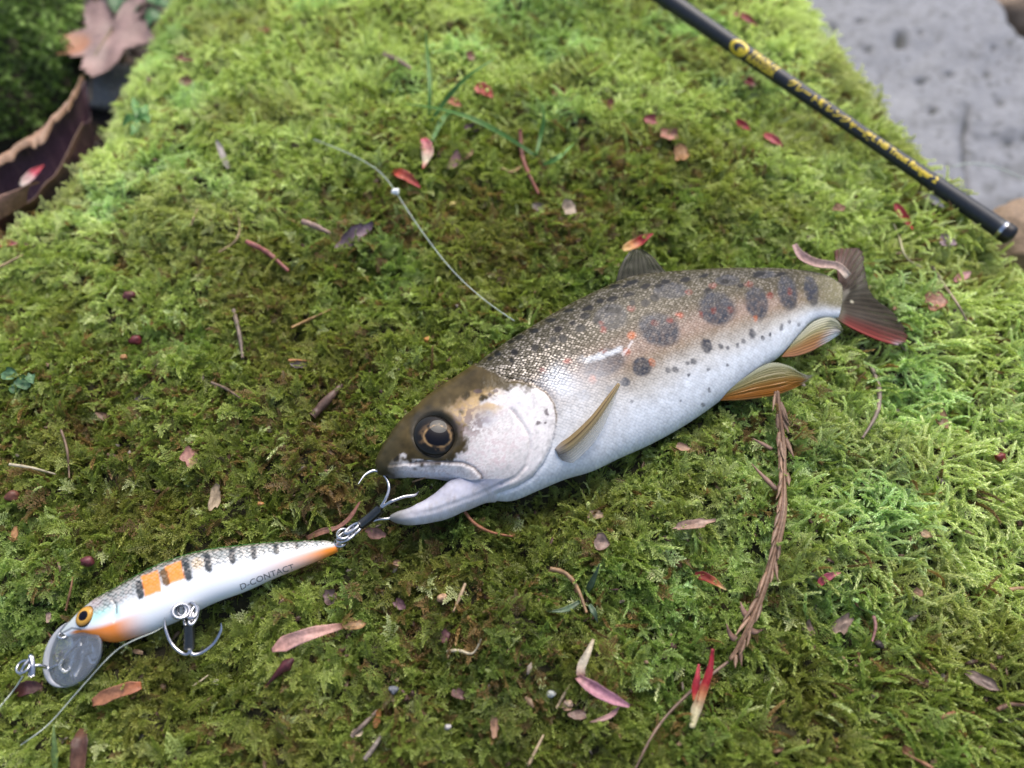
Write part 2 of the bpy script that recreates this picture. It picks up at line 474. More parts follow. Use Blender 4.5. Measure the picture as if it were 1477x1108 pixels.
SLAB_Z = -0.040
def slab():
    xs = np.arange(0.055, 0.46, 0.0015); ys = np.arange(0.02, 0.52, 0.0015)
    X, Y = np.meshgrid(xs, ys, indexing='ij')
    Z = SLAB_Z + 0.004 * N1(X * 30, Y * 30) + 0.0012 * N2(X * 90, Y * 90) + 0.0005 * N3(X * 300, Y * 300) + 0.02 * (Y - 0.2) - 0.05 * (X - 0.15)
    px, py, _ = project(np.stack([X, Y, Z], -1))
    pit = np.zeros_like(X)
    for (cx, cy, rr, e) in [(1300, 58, 10, 1.5), (1253, 72, 5, 1), (1272, 108, 5, .7), (1328, 117, 8, .8), (1425, 107, 7, 1), (1442, 145, 9, .9), (1347, 158, 7, 1), (1327, 46, 5, 1), (1435, 70, 4, 1), (1372, 106, 8, .5), (1240, 30, 4, 1), (1460, 200, 5, 1), (1200, 40, 6, .8)]:
        d = np.hypot((px - cx), (py - cy) / e * 1.2) + 5 * N4(px / 6, py / 6)
        k = sstep(rr * 1.3, rr * 0.4, d + 4 * N3(px / 11, py / 9)); pit = np.maximum(pit, k)
    Z = Z - 0.0024 * pit
    pit = np.maximum(pit, 0.32 * sstep(0.20, 0.45, N5(px / 26, py / 16) + 0.5 * N3(px / 6, py / 5)))
    pit = np.maximum(pit, 0.8 * sstep(0.30, 0.42, N4(px / 5 + 40, py / 4)))
    Z = Z + 0.0004 * N5(X * 160, Y * 160) + 0.0003 * N4(X * 500, Y * 500)
    crack = seg_dist(px, py, [(1398, 150), (1392, 195), (1394, 230), (1402, 310), (1410, 400)]) + 4 * N4(px / 14, py / 14)
    k = sstep(5, 1, crack); Z -= 0.003 * k; pit = np.maximum(pit, k * 0.8)
    Z -= 0.002 * sstep(-2, 6, px - 1394 - 10 * N4(py / 20, px / 30)) * sstep(175, 200, py)
    pit = np.maximum(pit, 0.45 * sstep(0.12, 0.3, N2(px / 22, py / 22)) * sstep(-6, 10, px - 1394) * sstep(175, 210, py))
    dist_e = (px - 1437) * 0.62 - (py - 0) * 0.62 + 25 * N4(px / 40, py / 40)
    Z -= 0.05 * sstep(-4, 14, dist_e)
    edge = np.minimum.reduce([X - xs[0], xs[-1] - X, Y - ys[0], ys[-1] - Y])
    Z -= 0.05 * sstep(0.02, 0.0, edge)
    V = np.stack([X, Y, Z], -1).reshape(-1, 3)
    o = obj('stone_slab', V, grid_faces(len(xs), len(ys)), M_SLAB, attrs={'pit': pit.ravel()})
    tag(o, 'flat grey stone slab with dark pits and a crack beyond the moss edge', 'stone')
slab()

def boulder(name, px, py, z, rad, mat, label, squash=(1, 1, .7)):
    c = on_z(np.array([px]), np.array([py]), np.array([z]))[0]
    bm = bmesh.new(); bmesh.ops.create_icosphere(bm, subdivisions=5, radius=1)
    V = np.array([v.co[:] for v in bm.verts]); F = [[v.index for v in f.verts] for f in bm.faces]; bm.free()
    n = 0.16 * N1(V[:, 0] * 1.7 + 3, V[:, 1] * 1.7 + V[:, 2]) + 0.06 * N2(V[:, 0] * 5, V[:, 1] * 5 + V[:, 2] * 3)
    V = V * (1 + n)[:, None] * rad * np.array(squash) + c
    return tag(obj(name, V, F, mat, attrs={'pit': np.zeros(len(V))}), label, 'stone')
boulder('pebble', 1488, 346, -0.020, 0.0125, M_TAN, 'rounded tan stone just behind the rod butt at the moss edge')
boulder('stone', 158, 125, -0.024, 0.010, M_GREY, 'small grey stone in the hollow below the brown maple leaf', (1.2, .9, .5))
boulder('stone', 78, 285, -0.022, 0.011, M_GREY, 'grey stone half hidden under the rim of the curled purple leaf', (1.2, .9, .45))
boulder('dark_stone', 1475, 2, -0.052, 0.022, M_TAN, 'dark brown stone beyond the far edge of the grey slab', (1.3, .8, .6))

# ------------------------------------------------------------------ shared: lofted animal and lure bodies
def loft(stations, plane, n_s, n_r, power=1.0):
    st = np.array([[a[0][0], a[0][1], a[1][0], a[1][1], a[2]] for a in stations], float)
    st = catmull(st, n_s)
    T = plane.hit(st[:, 0], st[:, 1]); B = plane.hit(st[:, 2], st[:, 3])
    c = (T + B) / 2; a = (T - B) / 2; b = np.maximum(st[:, 4], 0.05) * 0.001
    ph = np.linspace(0, 2 * math.pi, n_r, endpoint=False)
    cs, sn = np.cos(ph), np.sin(ph)
    sn = np.sign(sn) * np.abs(sn) ** power
    V = c[:, None, :] + a[:, None, :] * cs[None, :, None] + plane.n * (b[:, None] * sn[None, :])[..., None]
    F = [tuple(f) for f in grid_faces(n_s, n_r, True)]
    V = np.vstack([V.reshape(-1, 3), c[:1], c[-1:]])
    k = n_s * n_r
    F += [(k, (j + 1) % n_r, j) for j in range(n_r)] + [(k + 1, (n_s - 1) * n_r + j, (n_s - 1) * n_r + (j + 1) % n_r) for j in range(n_r)]
    return V, F, st, c, a, b

def rest(plane, stations, gap, n_s=60):
    """slide the plane along the view so that the underside sits 'gap' above the moss bed"""
    for _ in range(8):
        V, *_r = loft(stations, plane, n_s, 24)
        g = np.percentile(V[:, 2] - terr(V[:, 0], V[:, 1]), 3)
        plane.p = plane.p + plane.n * (gap - g)
    return plane

def ell(px, py, cx, cy, rx, ry, ang=0.0, soft=0.25):
    a = R_(ang); dx, dy = px - cx, py - cy
    u = (dx * math.cos(a) + dy * math.sin(a)) / rx; v = (-dx * math.sin(a) + dy * math.cos(a)) / ry
    return sstep(1 + soft, 1 - soft, np.hypot(u, v))

def lerp_col(c, k, col):
    return c * (1 - k[:, None]) + np.array(col) * k[:, None]

# ------------------------------------------------------------------ the trout
BODY = [((1213, 410), (1209, 459), 1.6), ((1186, 396), (1174, 464), 2.2), ((1138, 389), (1151, 486), 3.1), ((1087, 388), (1127, 512), 4.2),
        ((1040, 389), (1100, 532), 5.2), ((1000, 392), (1067, 555), 6.1), ((951, 396), (1035, 581), 7.0), ((905, 403), (992, 611), 7.6),
        ((862, 421), (940, 640), 7.9), ((825, 439), (895, 660), 8.0), ((790, 459), (855, 679), 8.0), ((755, 480), (815, 691), 7.9),
        ((720, 502), (777, 707), 7.7), ((684, 529), (741, 722), 7.3), ((660, 545), (716, 722), 6.9), ((637, 560), (692, 717), 6.4),
        ((615, 576), (666, 697), 5.9), ((596, 593), (641, 687), 5.2), ((578, 610), (612, 684), 4.4), ((562, 632), (582, 684), 3.5),
        ((549, 653), (560, 685), 2.4), ((543, 667), (547, 683), 1.1)]
JAW = [((790, 655), (782, 685), 1.5), ((738, 672), (738, 709), 2.2), ((694, 682), (688, 727), 3.1), ((657, 692), (645, 746), 3.1),
       ((619, 721), (612, 753), 2.4), ((593, 734), (588, 755), 1.9), ((573, 741), (572, 752), 1.4), ((564, 745), (564, 749), 0.7)]
BODY = [(a_, b_, w_ * 0.9) for a_, b_, w_ in BODY]
FP = rest(Plane(at(870, 560, 0.008)[0], (0.10, -0.24, 0.96)), BODY, 0.0007)

def remeshed(parts, voxel_mm, smooth_it):
    V, F = join(parts)
    me = mesh_from('tmp', V * 1000, F)
    o = bpy.data.objects.new('tmp', me); COL.objects.link(o)
    m = o.modifiers.new('r', 'REMESH'); m.mode = 'VOXEL'; m.voxel_size = voxel_mm
    s = o.modifiers.new('s', 'SMOOTH'); s.iterations = smooth_it; s.factor = 0.5
    dg = bpy.context.evaluated_depsgraph_get()
    ev = o.evaluated_get(dg); m2 = ev.to_mesh()
    nv = len(m2.vertices); co = np.empty(nv * 3); m2.vertices.foreach_get('co', co)
    no = np.empty(nv * 3); m2.vertices.foreach_get('normal', no)
    nl = np.empty(len(m2.loops), int); m2.loops.foreach_get('vertex_index', nl)
    tot = np.empty(len(m2.polygons), int); m2.polygons.foreach_get('loop_total', tot)
    sp = np.split(nl, np.cumsum(tot)[:-1])
    ev.to_mesh_clear(); bpy.data.objects.remove(o); bpy.data.meshes.remove(me)
    return co.reshape(-1, 3) / 1000, no.reshape(-1, 3), sp

OPERCLE = [(730, 548), (752, 549), (770, 555), (788, 566), (799, 582), (803, 600), (801, 622), (795, 645), (784, 668), (768, 688), (745, 702), (716, 712)]
NAPE = [(678, 515), (690, 528), (704, 533), (720, 540)]
PREOP = [(738, 592), (752, 610), (762, 628), (764, 648), (758, 672), (744, 688), (722, 698)]
MAXUP = [(592, 668), (612, 665), (640, 665), (668, 667), (684, 674), (694, 684), (697, 692)]
EYE_C, EYE_R = (629, 627), 33.0

PARR = [(951, 476, 31, 23, 20), (1034, 445, 27, 24, 30), (1092, 437, 16, 25, -15), (1136, 423, 14, 25, -12), (1170, 420, 10, 22, -12), (926, 529, 14, 14, 0),
        (1019, 499, 8, 11, -10), (1085, 482, 5, 8, 0), (1127.6, 472, 3, 5.5, 0), (1111, 483, 3, 3.5, 0), (1100, 488, 2.6, 3, 0), (1072, 492, 3.2, 3.5, 0),
        (1064, 498, 3, 3.5, 0), (1050, 502, 3, 3.2, 0), (1040, 500, 4, 4.5, 0), (1000, 522, 4.5, 4.5, 0), (992, 524, 3.2, 3.2, 0), (974, 533, 5, 5, 0),
        (963, 534, 4, 4, 0), (902, 551, 7.5, 6.5, 0), (879, 562, 6, 6, 0), (1139, 464, 2.6, 3, 0), (1152, 468, 2.5, 3, 0), (1022, 563, 2.6, 3.4, 0),
        (1014, 584, 3, 3.4, 0), (994, 541, 2.5, 3, 0), (1021, 533, 2.5, 3, 0), (1049, 527, 2.2, 2.4, 0), (894, 607, 2, 2, 0), (912, 579, 2.4, 2.2, 0),
        (981, 578, 2, 2, 0), (841, 571, 10, 9, 0), (872, 524, 33, 19, -22), (882, 457, 23, 19, -10), (968, 419, 25, 12, 0), (1050, 404, 18, 8, 0), (1104, 396, 16, 6, 0)]
BLACK = [(771, 502, 5, 5), (742, 508, 5, 4.5), (797, 490, 5, 4.5), (812, 489, 6, 6), (805, 475, 6, 4), (837, 474, 7, 5), (844, 456, 7, 4), (848, 445, 8, 3.2),
         (820, 448, 7, 2.6), (794, 462, 7, 2.6), (770, 477, 7, 3), (749, 487, 7, 2.8), (738, 493, 6, 2.4), (717, 510, 4.5, 4), (707, 517, 4, 3), (737, 520, 3, 3),
         (883, 431, 8, 3.4), (887, 413, 7, 2.6), (879, 447, 6, 4), (890, 448, 5, 4.5), (906, 425, 8, 3), (912, 407, 8, 2.6), (931, 413, 7, 2.8), (951, 412, 6, 3.2),
         (960, 406, 7, 2.6), (989, 403, 7, 3), (931, 437, 5.5, 5), (945, 429, 6.5, 5), (1021, 419, 6, 3.6), (1016, 398, 7, 2.2), (1068, 412, 4.5, 3.6), (1046, 406, 5.5, 3),
         (1094, 396, 9, 3), (698, 541, 4, 3), (703, 556, 6, 4), (713, 542, 3, 2.6), (716, 566, 4, 3), (680, 560, 5, 3), (1125, 396, 7, 2.6), (866, 434, 6, 3), (912, 437, 4, 3.4),
         (788, 500, 3, 3), (826, 466, 4, 3), (860, 462, 5, 4), (902, 413, 5, 2)]
RED = [(911, 445, 6, 5, 0), (994, 421, 5.5, 4.5, 0), (980, 455, 6.5, 5, 1), (1029, 412, 6, 4.5, 0), (1080, 410, 7, 5, 0), (1111, 427, 4.5, 5.5, 0), (1011, 454, 4, 5, 0),
       (911, 484, 7, 6, 2), (941, 523, 4.5, 7, 2), (944, 466, 6, 4.5, 0), (967, 462, 6.5, 5, 0), (904, 508, 6, 5, 1), (855, 547, 6, 7, 2), (1029, 448, 4.5, 5.5, 0),
       (1053, 447, 4.5, 5, 0), (1090, 459, 3, 5, 2), (1139, 421, 4, 6, 0), (871, 475, 5.5, 5, 0), (783, 535, 7, 4.5, 0), (819, 521, 6, 4.5, 1), (870, 507, 6, 4, 0), (872, 478, 4, 3, 0), (868, 466, 4, 3, 0)]

def soften(V, F, w, it):
    a = np.array([(f[i], f[(i + 1) % len(f)]) for f in F for i in range(len(f))])
    n = len(V); deg = np.bincount(a[:, 0], minlength=n).astype(float)[:, None]
    for _ in range(it):
        S = np.stack([np.bincount(a[:, 0], weights=V[a[:, 1], k], minlength=n) for k in range(3)], -1) / np.maximum(deg, 1)
        V = V + w[:, None] * (S - V) * 0.6
    return V

def build_trout():
    b = loft(BODY, FP, 190, 72, 0.9); j = loft(JAW, FP, 70, 48, 0.9)
    V, NRM, F = remeshed([b[:2], j[:2]], 0.22, 3)
    F = [tuple(int(i) for i in f) for f in F]
    px, py, _ = project(V)
    w = ell(px, py, 712, 706, 62, 26, -22, 0.5) * (1 - ell(px, py, 640, 692, 14, 9, 0, 0.5))
    V = soften(V, F, w, 90)
    # (s, r) look-up: s runs from tail to snout, r from back (-1) to belly (+1)
    st = catmull(np.array([[q[0][0], q[0][1], q[1][0], q[1][1]] for q in BODY], float), 500)
    rr = np.linspace(-1.02, 1.02, 121)
    sp = (st[:, None, :2] * (1 - (rr[None, :, None] + 1) / 2) + st[:, None, 2:] * ((rr[None, :, None] + 1) / 2)).reshape(-1, 2)
    kd = kdtree.KDTree(len(sp))
    for i, q in enumerate(sp): kd.insert((q[0], q[1], 0), i)
    kd.balance()
    d = FP.dist(V)
    Vm = V + np.where(d < 0, -2 * d, 0)[:, None] * FP.n          # both flanks carry the same pattern
    px, py, _ = project(Vm)
    idx = np.array([kd.find((x, y, 0))[1] for x, y in zip(px, py)])
    s = (idx // 121) / 499.0; r = rr[idx % 121]
    # ---- relief
    h = np.zeros(len(V))
    inside = in_poly(px, py, NAPE + OPERCLE + [(716, 900), (400, 900), (400, 400), (680, 480)])
    dop = seg_dist(px, py, OPERCLE); dnape = seg_dist(px, py, NAPE + OPERCLE)
    h += np.where(inside, 0.00028 * sstep(0, 7, dop) * sstep(60, 30, dop) + 0.00025 * sstep(0, 60, dop), -0.0002 * sstep(7, 0, dop))
    dpre = seg_dist(px, py, PREOP); h -= 0.00022 * sstep(4.5, 0, dpre)
    dmx = seg_dist(px, py, MAXUP)
    band = in_poly(px, py, MAXUP + [(688, 695), (668, 693), (640, 688), (600, 686), (560, 690), (560, 672)])
    h += np.where(band, 0.0003 * sstep(0, 4, dmx) * sstep(0, 6, seg_dist(px, py, [(698, 692), (688, 696), (668, 694), (640, 690)])), -0.0002 * sstep(3, 0, dmx))
    de = np.hypot(px - EYE_C[0], (py - EYE_C[1]))
    h += 0.0002 * sstep(12, 0, np.abs(de - EYE_R - 3)) - 0.0012 * sstep(EYE_R, EYE_R - 9, de)
    jawline = seg_dist(px, py, [(575, 745), (620, 738), (665, 722), (700, 708), (722, 698)])
    h -= 0.0001 * sstep(5, 0, jawline)
    h += 0.00012 * N3(px / 9, py / 9) * sstep(0.70, 0.80, s)
    V = V + NRM * h[:, None]
    # ---- colour of the skin
    def nz(f, w):
        return 0.75 * (f((px * .8 + py * .6) / w, (py * .8 - px * .6) / w) + f((px * .26 - py * .97) / (w * .73) + 31, (py * .26 + px * .97) / (w * .73)))
    n1 = nz(N1, 38); n2 = nz(N2, 11); n3 = nz(N3, 4.4)
    rw = r + 0.10 * n1 + 0.05 * n2
    c = np.tile(np.array([0.030, 0.025, 0.009]), (len(V), 1))
    c = lerp_col(c, sstep(-0.95, -0.50, rw), (0.062, 0.050, 0.025))
    c = lerp_col(c, sstep(-0.55, 0.05, rw), (0.205, 0.155, 0.095))
    c = lerp_col(c, sstep(-0.02, 0.40, rw), (0.50, 0.48, 0.45))
    c = lerp_col(c, sstep(0.28, 0.66, rw), (0.63, 0.66, 0.70))
    # olive tail stem
    c = lerp_col(c, sstep(0.10, 0.0, s) * sstep(0.6, 0.1, rw), (0.20, 0.18, 0.10))
    pink = np.exp(-((r + 0.16) / 0.20) ** 2) * sstep(0.05, 0.15, s) * sstep(0.72, 0.5, s)
    c = lerp_col(c, 0.30 * pink, (0.50, 0.33, 0.30))
    head = np.where(inside, sstep(0, 4, dnape + 2 * n3), 0) * 1.0
    sc = (1 - head) * sstep(0.62, 0.1, rw) * (0.16 + 0.84 * sstep(0.30, 0.55, s)) * (0.30 + 0.70 * sstep(-0.05, -0.3, rw)) * (0.35 + 0.65 * sstep(-0.98, -0.7, r))
    sc = np.maximum(sc, (0.34 - 0.14 * sstep(0.2, 0.6, r)) * (1 - head))
    # spots
    e = 2.2 * n3 + 1.6 * n2
    def spot(cx, cy, rx, ry, ang=0.0, soft=0.22):
        return ell(px + e, py + 1.6 * n3 - n2, cx, cy, rx, ry, ang, soft)
    k = np.zeros(len(V))
    for q in PARR: k = np.maximum(k, spot(*q[:5], soft=0.20 if q[2] > 6 else 0.35) * (0.86 if q[2] > 6 else 0.72) * (0.85 if q in PARR[-6:] else 1.1))
    k = k * (0.9 + 0.5 * n3)
    c = lerp_col(c, np.clip(k, 0, 1) * (1 - head), (0.034, 0.037, 0.048))
    sc *= 1 - 0.55 * np.clip(k, 0, 1)
    k = np.zeros(len(V))
    for q in BLACK: k = np.maximum(k, spot(q[0], q[1], q[2] * 1.12, q[3] * 1.15, -14, 0.3))
    c = lerp_col(c, k * 0.96, (0.006, 0.0055, 0.006)); sc *= 1 - 0.97 * k
    for q in RED:
        k = spot(q[0], q[1], q[2] * .9, q[3] * .9, 0, 0.5) * 0.68 * np.clip(1 + 1.2 * n3, 0, 1.3)
        c = lerp_col(c, k, [(0.16, 0.026, 0.016), (0.36, 0.075, 0.035), (0.48, 0.12, 0.03)][q[4]])
    # glare streak painted into the skin colour across the front mark
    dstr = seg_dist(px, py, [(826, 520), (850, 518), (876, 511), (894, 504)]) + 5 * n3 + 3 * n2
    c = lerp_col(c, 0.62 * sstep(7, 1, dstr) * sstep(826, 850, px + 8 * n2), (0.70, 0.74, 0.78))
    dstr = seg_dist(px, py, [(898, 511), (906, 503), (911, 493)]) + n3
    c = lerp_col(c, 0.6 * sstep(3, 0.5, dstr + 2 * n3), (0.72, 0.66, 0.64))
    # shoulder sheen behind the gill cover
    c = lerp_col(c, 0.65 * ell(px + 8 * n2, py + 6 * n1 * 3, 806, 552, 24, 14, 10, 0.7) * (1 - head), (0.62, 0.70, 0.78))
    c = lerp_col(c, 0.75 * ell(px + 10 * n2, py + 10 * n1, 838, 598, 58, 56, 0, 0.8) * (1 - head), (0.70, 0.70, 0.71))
    # head
    hc = np.tile(np.array([0.060, 0.043, 0.017]), (len(V), 1))
    top = seg_dist(px, py, [(540, 690), (566, 652), (590, 600), (630, 575), (676, 560), (735, 552), (775, 556)])
    below = in_poly(px, py, [(540, 692), (566, 662), (582, 652), (598, 661), (640, 664), (667, 648), (670, 614), (660, 592), (688, 576), (706, 566), (735, 553), (775, 556), (810, 590), (810, 720), (500, 800)])
    wh = np.where(below, sstep(0, 7, seg_dist(px, py, [(540, 692), (566, 662), (582, 652), (598, 661), (640, 664), (667, 648), (670, 614), (660, 592), (688, 576), (706, 566), (735, 553), (775, 556)]) * 0.55 + 6 * n2 + 5 * n3 + 0.8), 0)
    hc = hc * (1 + 0.5 * n2[:, None] + 0.3 * n1[:, None])
    nf = nz(N4, 2.6); nm = nz(N5, 7.0)
    ck = np.clip(np.array([0.66, 0.62, 0.60])[None, :] * (1 + 0.30 * nf[:, None] + 0.26 * nm[:, None] + 0.22 * n1[:, None]), 0.05, 0.86)
    ck = lerp_col(ck, 0.5 * sstep(0.10, 0.30, nf + 0.7 * nm) * sstep(800, 700, px), (0.30, 0.23, 0.22))
    hc = hc * (1 - wh[:, None]) + ck * wh[:, None]
    fine = sstep(0.12, 0.34, n3 + 0.6 * n2) * wh * ell(px, py, 712, 640, 60, 60, 0, 0.6)
    hc = lerp_col(hc, 0.42 * fine, (0.38, 0.28, 0.29))
    hc = lerp_col(hc, 0.9 * ell(px + 6 * n2, py + 6 * n3, 690, 588, 36, 17, -20, 0.6) * sstep(-0.15, 0.2, n2 + 0.2), (0.50, 0.34, 0.16))
    hc = lerp_col(hc, 0.6 * ell(px + 8 * n2, py + 8 * n1, 697, 604, 16, 12, 0, 0.7), (0.30, 0.32, 0.38))
    hc = lerp_col(hc, 0.75 * ell(px + 12 * n2, py + 10 * n3, 678, 610, 26, 26, 0, 0.6) * sstep(-0.12, 0.12, n3 + .5 * n2), (0.15, 0.11, 0.10))
    hc = lerp_col(hc, 0.35 * ell(px + 10 * n2, py, 745, 577, 22, 10, 10, 0.7), (0.40, 0.41, 0.48))
    hc = lerp_col(hc, 0.30 * ell(px + 10 * n3, py + 10 * n2, 722, 650, 20, 24, 0, 0.6) * sstep(-0.2, 0.2, n3), (0.50, 0.38, 0.38))
    hc = lerp_col(hc, 0.34 * sstep(2.6, 0.6, dpre + 5 * n2) * sstep(-0.25, 0.2, n2 + 0.15), (0.28, 0.22, 0.22))
    hc = lerp_col(hc, 0.8 * sstep(2.4, 0.7, dmx + 1.2 * n3), (0.16, 0.13, 0.12))
    for q in [(721, 698, 4.5, 3.5), (716, 566, 4.5, 3), (788, 595, 3.5, 5), (776, 611, 4, 3), (786, 611, 2, 1.6), (707, 571, 3, 2.4), (690, 566, 6, 3)]:
        hc = lerp_col(hc, 0.8 * spot(*q), (0.07, 0.05, 0.055))
    lip = in_poly(px, py, [(540, 690), (575, 676), (640, 678), (690, 692), (660, 700), (540, 692)])
    hc = lerp_col(hc, np.where(lip, 0.45, 0.0) * (1 + n3), (0.40, 0.45, 0.52))
    snout = sstep(595, 560, px) * sstep(720, 700, py)
    hc = lerp_col(hc, snout * 0.92, (0.046, 0.038, 0.018))
    hc = lerp_col(hc, 0.9 * spot(572, 661, 5, 3, -40), (0.02, 0.018, 0.014))
    # lower jaw
    jaw = (py > 690) & (px < 735) & (py > 690 + (647 - px) * 0.0)
    jk = np.where(jaw & (py > 727 - (px - 586) * 0.63 - 3), 1.0, 0.0)
    hc = lerp_col(hc, jk * 0.6 * np.clip(1 + n2 + n3, .3, 1.4), (0.46, 0.46, 0.52))
    hc = lerp_col(hc, jk * 0.40 * sstep(5, 1, jawline + 3 * n3), (0.40, 0.36, 0.40))
    jl = py - (745 - (px - 575) * 0.335)        # below / above the middle line of the jaw
    hc = lerp_col(hc, jk * 0.8 * sstep(6, -12, jl + 4 * n2), (0.33, 0.33, 0.40))
    hc = lerp_col(hc, jk * 0.5 * sstep(0, 10, jl), (0.66, 0.65, 0.66))
    hc = lerp_col(hc, jk * 0.35 * np.abs(np.sin(px * 0.9 + py * 0.35)) * sstep(-4, 8, jl), (0.40, 0.40, 0.46))
    hc = lerp_col(hc, jk * 0.7 * sstep(604, 568, px + 5 * n2), (0.12, 0.12, 0.09))
    hc = lerp_col(hc, 0.85 * sstep(EYE_R + 9 - 5 * sstep(635, 650, py), EYE_R - 1, de + 4 * n2) * np.where(px > 640, 0.75, 1), (0.045, 0.040, 0.030))
    c = c * (1 - head[:, None]) + hc * head[:, None]
    c = lerp_col(c, 0.8 * sstep(2.4, 0.6, dop) * sstep(625, 600, py), (0.16, 0.12, 0.08))
    c = lerp_col(c, 0.28 * sstep(3.5, 0.6, dop + 3 * n2) * sstep(600, 625, py), (0.40, 0.36, 0.38))
    # fine irregular mottling as on real skin
    c = np.clip(c * (1 + 0.22 * n3[:, None] + 0.14 * n2[:, None]), 0.004, 0.9)
    ca, sa = math.cos(R_(-22)), math.sin(R_(-22))
    ux = (V - FP.p) @ RT; uy = (V - FP.p) @ np.cross(FP.n, RT)
    uv = np.stack([ux * ca - uy * sa, ux * sa + uy * ca, np.zeros(len(V))], -1)
    root = thing('trout', np.array([FP.p[0], FP.p[1], V[:, 2].min()]),
                 'small spotted silver and olive trout lying on its side on moss with open mouth', 'fish')
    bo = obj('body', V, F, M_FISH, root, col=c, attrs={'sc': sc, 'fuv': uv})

    # ---- eye
    dg_bvh = BVHTree.FromPolygons([tuple(v) for v in V], [tuple(int(i) for i in f) for f in F])
    c0 = ray(*[np.array(v, float) for v in EYE_C])
    hit = dg_bvh.ray_cast(Vector(CAM), Vector(c0).normalized())[0]
    hc_ = np.array(hit)
    mm_px = np.linalg.norm(hc_ - CAM) / FPX / np.linalg.norm(c0) * 1.0
    ex = RT - FP.n * (RT @ FP.n); ex /= np.linalg.norm(ex); ey = np.cross(FP.n, ex)
    nrm = FP.n + 0.10 * ey; nrm /= np.linalg.norm(nrm); ex = np.cross(ey, nrm); ex /= np.linalg.norm(ex); ey = np.cross(nrm, ex)
    Re = EYE_R * np.linalg.norm(hc_ - CAM) / np.linalg.norm(c0) / FPX * 1.04
    nr, na = 44, 72
    Vs, cs_ = [], []
    rad_ = np.linspace(0, 1, nr); an = np.linspace(0, 2 * math.pi, na, endpoint=False)
    A, Bn = np.meshgrid(rad_, an, indexing='ij')
    lx = A * np.cos(Bn) * Re; ly = A * np.sin(Bn) * Re
    hz = np.sqrt(np.clip(1 - A ** 2, 0, 1)) * Re * 0.47
    Ve = hc_ + ex * lx[..., None] + ey * ly[..., None] + nrm * (hz - 0.0003)[..., None]
    X = lx / Re; Y = ly / Re
    pr = np.hypot((X - 0.06) / 1.12, (Y + 0.20 + 0.06 * np.abs(X)) / 0.94)       # distance from the pupil centre
    nn = N2(X * 9, Y * 9).ravel(); ang = np.arctan2(Y + 0.20, X - 0.06).ravel(); pr = pr.ravel()
    ec = np.tile(np.array([0.009, 0.007, 0.006]), (nr * na, 1))
    ec = lerp_col(ec, sstep(0.45, 0.75, A.ravel()) * 0.6, (0.014, 0.014, 0.012))
    iris = sstep(0.78, 0.60, pr + 0.12 * nn) * sstep(-0.30, 0.06, np.abs(np.sin(ang * 1.5 + 0.4)) - 0.5 + 0.5 * nn)
    ec = lerp_col(ec, 0.5 * iris * sstep(-0.1, 0.25, N3(X * 4 + 2, Y * 4).ravel() + nn), (0.16, 0.10, 0.05))
    ring = np.exp(-((pr - 0.50) / 0.036) ** 2)
    ec = lerp_col(ec, np.clip(ring * 1.1, 0, 1) * np.clip(0.80 + 1.5 * nn, 0.05, 1) * (0.45 + 0.55 * sstep(-0.5, 0.5, np.sin(ang * 2 + 0.9) + 2 * nn)), (0.26, 0.165, 0.075))
    ec = lerp_col(ec, sstep(0.46, 0.42, pr), (0.002, 0.002, 0.004))
    o = obj('eye', Ve.reshape(-1, 3), grid_faces(nr, na, True), M_EYE, root, col=ec)
    return root, V, F, dg_bvh

def eye_material():
    m, nt, out = new_mat('wet_eye')
    c = attr(nt, 'Col')
    p = N(nt, 'ShaderNodeBsdfPrincipled'); p.inputs['Roughness'].default_value = 0.25
    p.inputs['Specular IOR Level'].default_value = 0.0; p.inputs['Coat Weight'].default_value = 0.5; p.inputs['Coat Roughness'].default_value = 0.03; p.inputs['Coat IOR'].default_value = 1.45
    nt.links.new(c.outputs['Color'], p.inputs['Base Color']); nt.links.new(p.outputs[0], out.inputs[0])
    return m
M_EYE = eye_material()
TROUT, TV, TF, T_BVH = build_trout()

